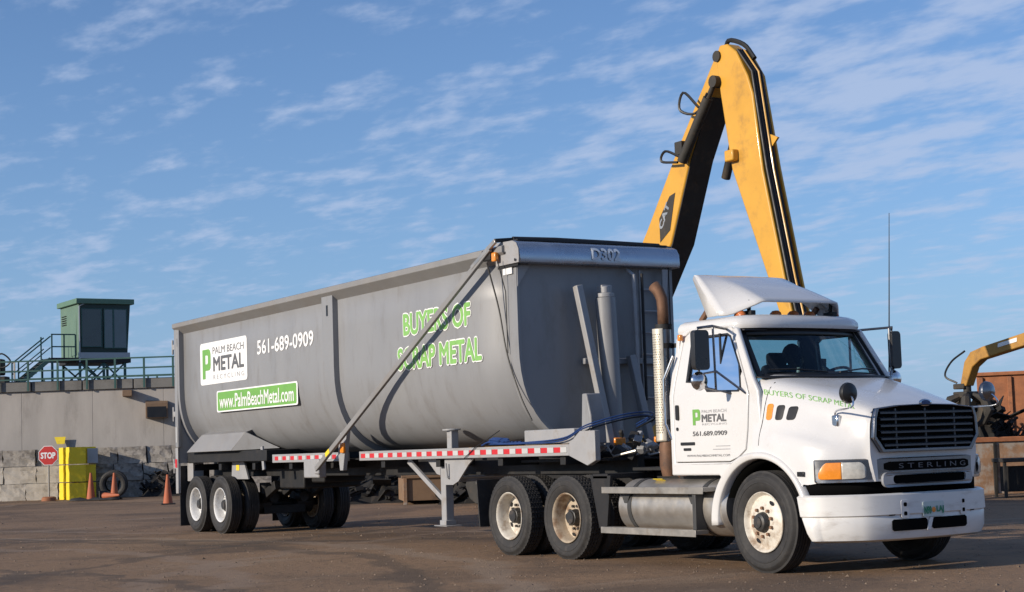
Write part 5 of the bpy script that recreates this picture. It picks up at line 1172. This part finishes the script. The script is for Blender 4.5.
for y in (.05, CDp - .1):
    for a, b in ((.05, 1.05), (1.05, .05), (1.05, 1.95), (1.95, 1.05)): MB().bar((a, y, .02), (b, y, cz0 - .22), .06).build('brace', 'green_paint', OC)
# landing + stairs on its left
PL_ = MB().bb(-1.15, -.12, -.05, 1.5, .98, 1.10).build('landing', 'dark_frame', OC)
for x, y in ((-1.12, -.02), (-.15, -.02), (-1.12, 1.45), (-.62, -.02)): MB().bar((x, y, 1.1), (x, y, 2.05), .05).build('landing_post', 'green_paint', OC)
for z in (1.55, 2.05): MB().bar((-1.15, -.02, z), (-.15, -.02, z), .05).build('landing_rail', 'green_paint', OC)
for x, y in ((-1.1, .02), (-1.1, 1.4)): MB().bar((x, y, 0), (x, y, 1.0), .08).build('leg', 'green_paint', OC)
nst = 7
for k in range(nst): MB().bb(-1.25 - k * .16 - .20, -1.25 - k * .16 + .02, .1, .95, 1.0 - (k + 1) * .135, 1.04 - (k + 1) * .135).build('stair_tread', 'dark_frame', OC)
for y in (.06, .98):
    MB().bar((-1.15, y, 1.06), (-2.45, y, .0), .05, .16).build('stair_stringer', 'green_cabin', OC)
    MB().bar((-1.15, y, 1.98), (-2.45, y, .92), .05).build('stair_rail', 'green_paint', OC); MB().bar((-1.15, y, 1.52), (-2.45, y, .46), .04).build('stair_rail', 'green_paint', OC); MB().bar((-2.45, y, 0), (-2.45, y, .94), .05).build('stair_post', 'green_paint', OC)
# conduit
MB().tube([(0, -.1, cz0 - .2), (0, -.1, cz1 - .1), (.2, -.1, cz1)], .03, 6).build('conduit', 'sign_grey', OC)
# black machine at left edge on the deck
pm = at(4, 378, 64.5); GM = empty('grapple_head', (pm.x, pm.y, 4.55), YAW, 'black hydraulic grapple head with hoses resting on the deck at the left edge', 'grapple')
MB().bb(-.8, .15, -.3, .3, .0, .35).build('grapple_base', 'crane_dark', GM, bevel=.04); MB().bb(-.5, .0, -.25, .25, .4, 1.05).build('grapple_body', 'crane_dark', GM, bevel=.06)
mb = MB(); mb.tube(spline([(-.4, -.2, 1.0), (0, -.3, 1.25), (.35, -.3, .95), (.1, -.3, .7), (-.3, -.25, .75)], 20), .035, 6); mb.build('hose', 'hose_black', GM)
mb = MB(); mb.bar((.2, 0, .1), (.42, 0, .1), .06); mb.bar((.42, 0, .1), (.42, 0, .92), .06); mb.bar((.42, 0, .92), (.15, 0, .92), .06); mb.bar((-.2, 0, .55), (.4, 0, .55), .05); mb.build('frame', 'block_pale', GM)
# chutes on the wall
for x, y, w2, lab in ((157, 418, .85, 'brown steel discharge hood mounted high on the concrete wall'), (127.5, 396.5, .36, 'small brown box fixed below the curb of the concrete wall')):
    P = at(x, y, 63.3); E_ = empty('wall_hood', (P.x, P.y, P.z), YAW + R_(12), lab, 'hood')
    h_ = w2 * .85 if w2 > .5 else .28
    MB().add([Vector(p) for p in ((-w2 / 2, -.55, 0), (w2 / 2, -.55, 0), (w2 / 2, .3, 0), (-w2 / 2, .3, 0), (-w2 / 2, -.45, h_ * .8), (w2 / 2, -.45, h_ * .8), (w2 / 2, .3, h_), (-w2 / 2, .3, h_))], [(0, 3, 2, 1), (4, 5, 6, 7), (0, 1, 5, 4), (1, 2, 6, 5), (2, 3, 7, 6), (3, 0, 4, 7)]).build('hood_shell', 'container_brown', E_, bevel=.01)
    if w2 > .5: MB().bb(-w2 / 2 + .06, w2 / 2 - .06, -.56, -.552, .02, h_ * .6).build('hood_mouth', 'black_trim', E_)
# stop sign
ps = at(49, 497.5, 60.0); SS = empty('stop_sign', (ps.x, ps.y, 0), YAW, 'red octagonal stop sign on a steel post before the pale blocks', 'sign')
ds = dep(ps); zc_ = at(49, 455.5, ds).z; rs_ = 9.6 * ds / FPX
oc = [(rs_ / math.cos(math.pi / 8) * math.cos(math.pi / 8 + k * math.pi / 4), zc_ + rs_ / math.cos(math.pi / 8) * math.sin(math.pi / 8 + k * math.pi / 4)) for k in range(8)]
oc2 = [(u * 1.0, zc_ + (v - zc_)) for u, v in oc]
MB().plate(oc, [], .012, lambda u, v, t: (u, -.05 + t, v)).build('sign_border', 'decal_white', SS); MB().plate([(u * .94, zc_ + (v - zc_) * .94) for u, v in oc], [], .005, lambda u, v, t: (u, -.056 + t, v)).build('sign_face', 'sign_red', SS)
me = text_mesh('STOP', rs_ * 1.55, rs_ * .66, .05, lambda u, v: (u - rs_ * .775, -.060, zc_ - rs_ * .33 + v)); place(me, 'sign_lettering', 'decal_white', SS)
MB().tube([(0, 0, 0), (0, 0, zc_ + .3)], .035, 8).build('sign_post', 'post_steel', SS); MB().lathe([(0, .28), (.12, .26), (.16, .2), (.16, 0)], (0, 0, 0), 'Z', 16).build('sign_base', 'rust', SS)
# yellow blocks
py = at(70, 500, 60.3); YB = empty('yellow_block_stack', (py.x, py.y, 0), YAW + R_(28), 'bright yellow painted stack of concrete blocks beside the stop sign', 'block stack')
BMY = [blockmesh(1.0, 1.0, .66, 60 + s_, .012) for s_ in range(3)]
for b_ in BMY: b_.materials.append(MATS['yellow_paint'])
for c in range(3):
    for k, (x, y, sx, sy) in enumerate(((.30, .32, .60, .60), (.78, .75, .60, .60), (.22, 1.05, .6, .7))):
        o = bpy.data.objects.new('concrete_block', BMY[(c + k) % 3]); col.objects.link(o); o.parent = YB; o.scale = (sx, sy, .945); o.location = (x, y, .315 + c * .665)
MB().box((.95, .40, 1.62), (.40, .02, .55)).build('sign_board', 'sign_grey', YB, bevel=.005)
# small yellow plate on wall
pk = at(60, 440, 63.2); YP = MB().plate([(-.22, .12), (.22, .12), (.17, -.16), (-.12, -.16)], [], .02, lambda u, v, t: (u, t, v)).build('hazard_plate', 'yellow_paint'); YP.location = pk; YP.rotation_euler = (0, 0, YAW); tag(YP, 'small dirty yellow plate on the concrete wall above the stop sign', 'plate')
# cones
def cone_mesh(): 
    return MB().lathe([(.04, .0), (.04, .15), (.10, .14), (.85, .045), (.92, .035), (.92, 0)], (0, 0, 0), 'Z', 20).mesh('cone_body', 40)
CM = cone_mesh(); CM.materials.append(MATS['cone_orange']); CBM = MB().box((0, 0, .02), (.42, .42, .04)).mesh('cone_base'); CBM.materials.append(MATS['black_rubber'])
def cone(x, y, lab, sc=1., fall=None):
    P = onG(x, y) if y > 502 else at(x, y, 59.0 if y < 500 else 58.2); E_ = empty('traffic_cone', (P.x, P.y, 0), YAW + .3, lab, 'cone', 'orange traffic cones')
    for nm, me in (('cone_body', CM), ('cone_base', CBM)):
        o = bpy.data.objects.new(nm, me); col.objects.link(o); o.parent = E_
    E_.scale = (sc, sc, sc)
    if fall: E_.rotation_euler = fall; E_.location.z = .17 * sc
    return E_
cone(168, 504.5, 'orange traffic cone standing nearest the rear of the trailer', 1.0); cone(91, 497, 'orange traffic cone beside the yellow blocks', 1.08); cone(114.5, 498, 'orange traffic cone standing in front of the leaning tyre', 1.05)
cone(103, 500.5, 'fallen orange traffic cone on the ground between two standing cones', .9, (R_(88), 0, YAW + 1.0))
# leaning tyre
pt_ = at(113, 496.5, 60.6); TY_ = bpy.data.objects.new('scrap_tyre', TYRE['rib']); col.objects.link(TY_); TY_.location = (pt_.x, pt_.y, .52); TY_.rotation_euler = (R_(6), 0, YAW); tag(TY_, 'black scrap tyre leaning up behind a traffic cone', 'tyre')
# rubber sheet
pr = at(96, 500.5, 58.0); SH = MB().grid([[(-.9 + i * .3, -.3 + j * .15, .03 + .10 * random.random() * (0 < j < 4)) for j in range(5)] for i in range(7)]).build('rubber_sheet', 'black_rubber', solid=.02, smooth=60); SH.location = (pr.x, pr.y, 0); SH.rotation_euler = (0, 0, YAW); tag(SH, 'crumpled black rubber sheet lying by the fallen cone', 'sheet')
scrap_heap('scrap_corner', bgp(lat(onG(163, 497)), dep(onG(163, 497)) + 1.5), 120, 1.1, .6, 1.0, 'small dark scrap heap against the blocks behind the trailer tail', seed=31)
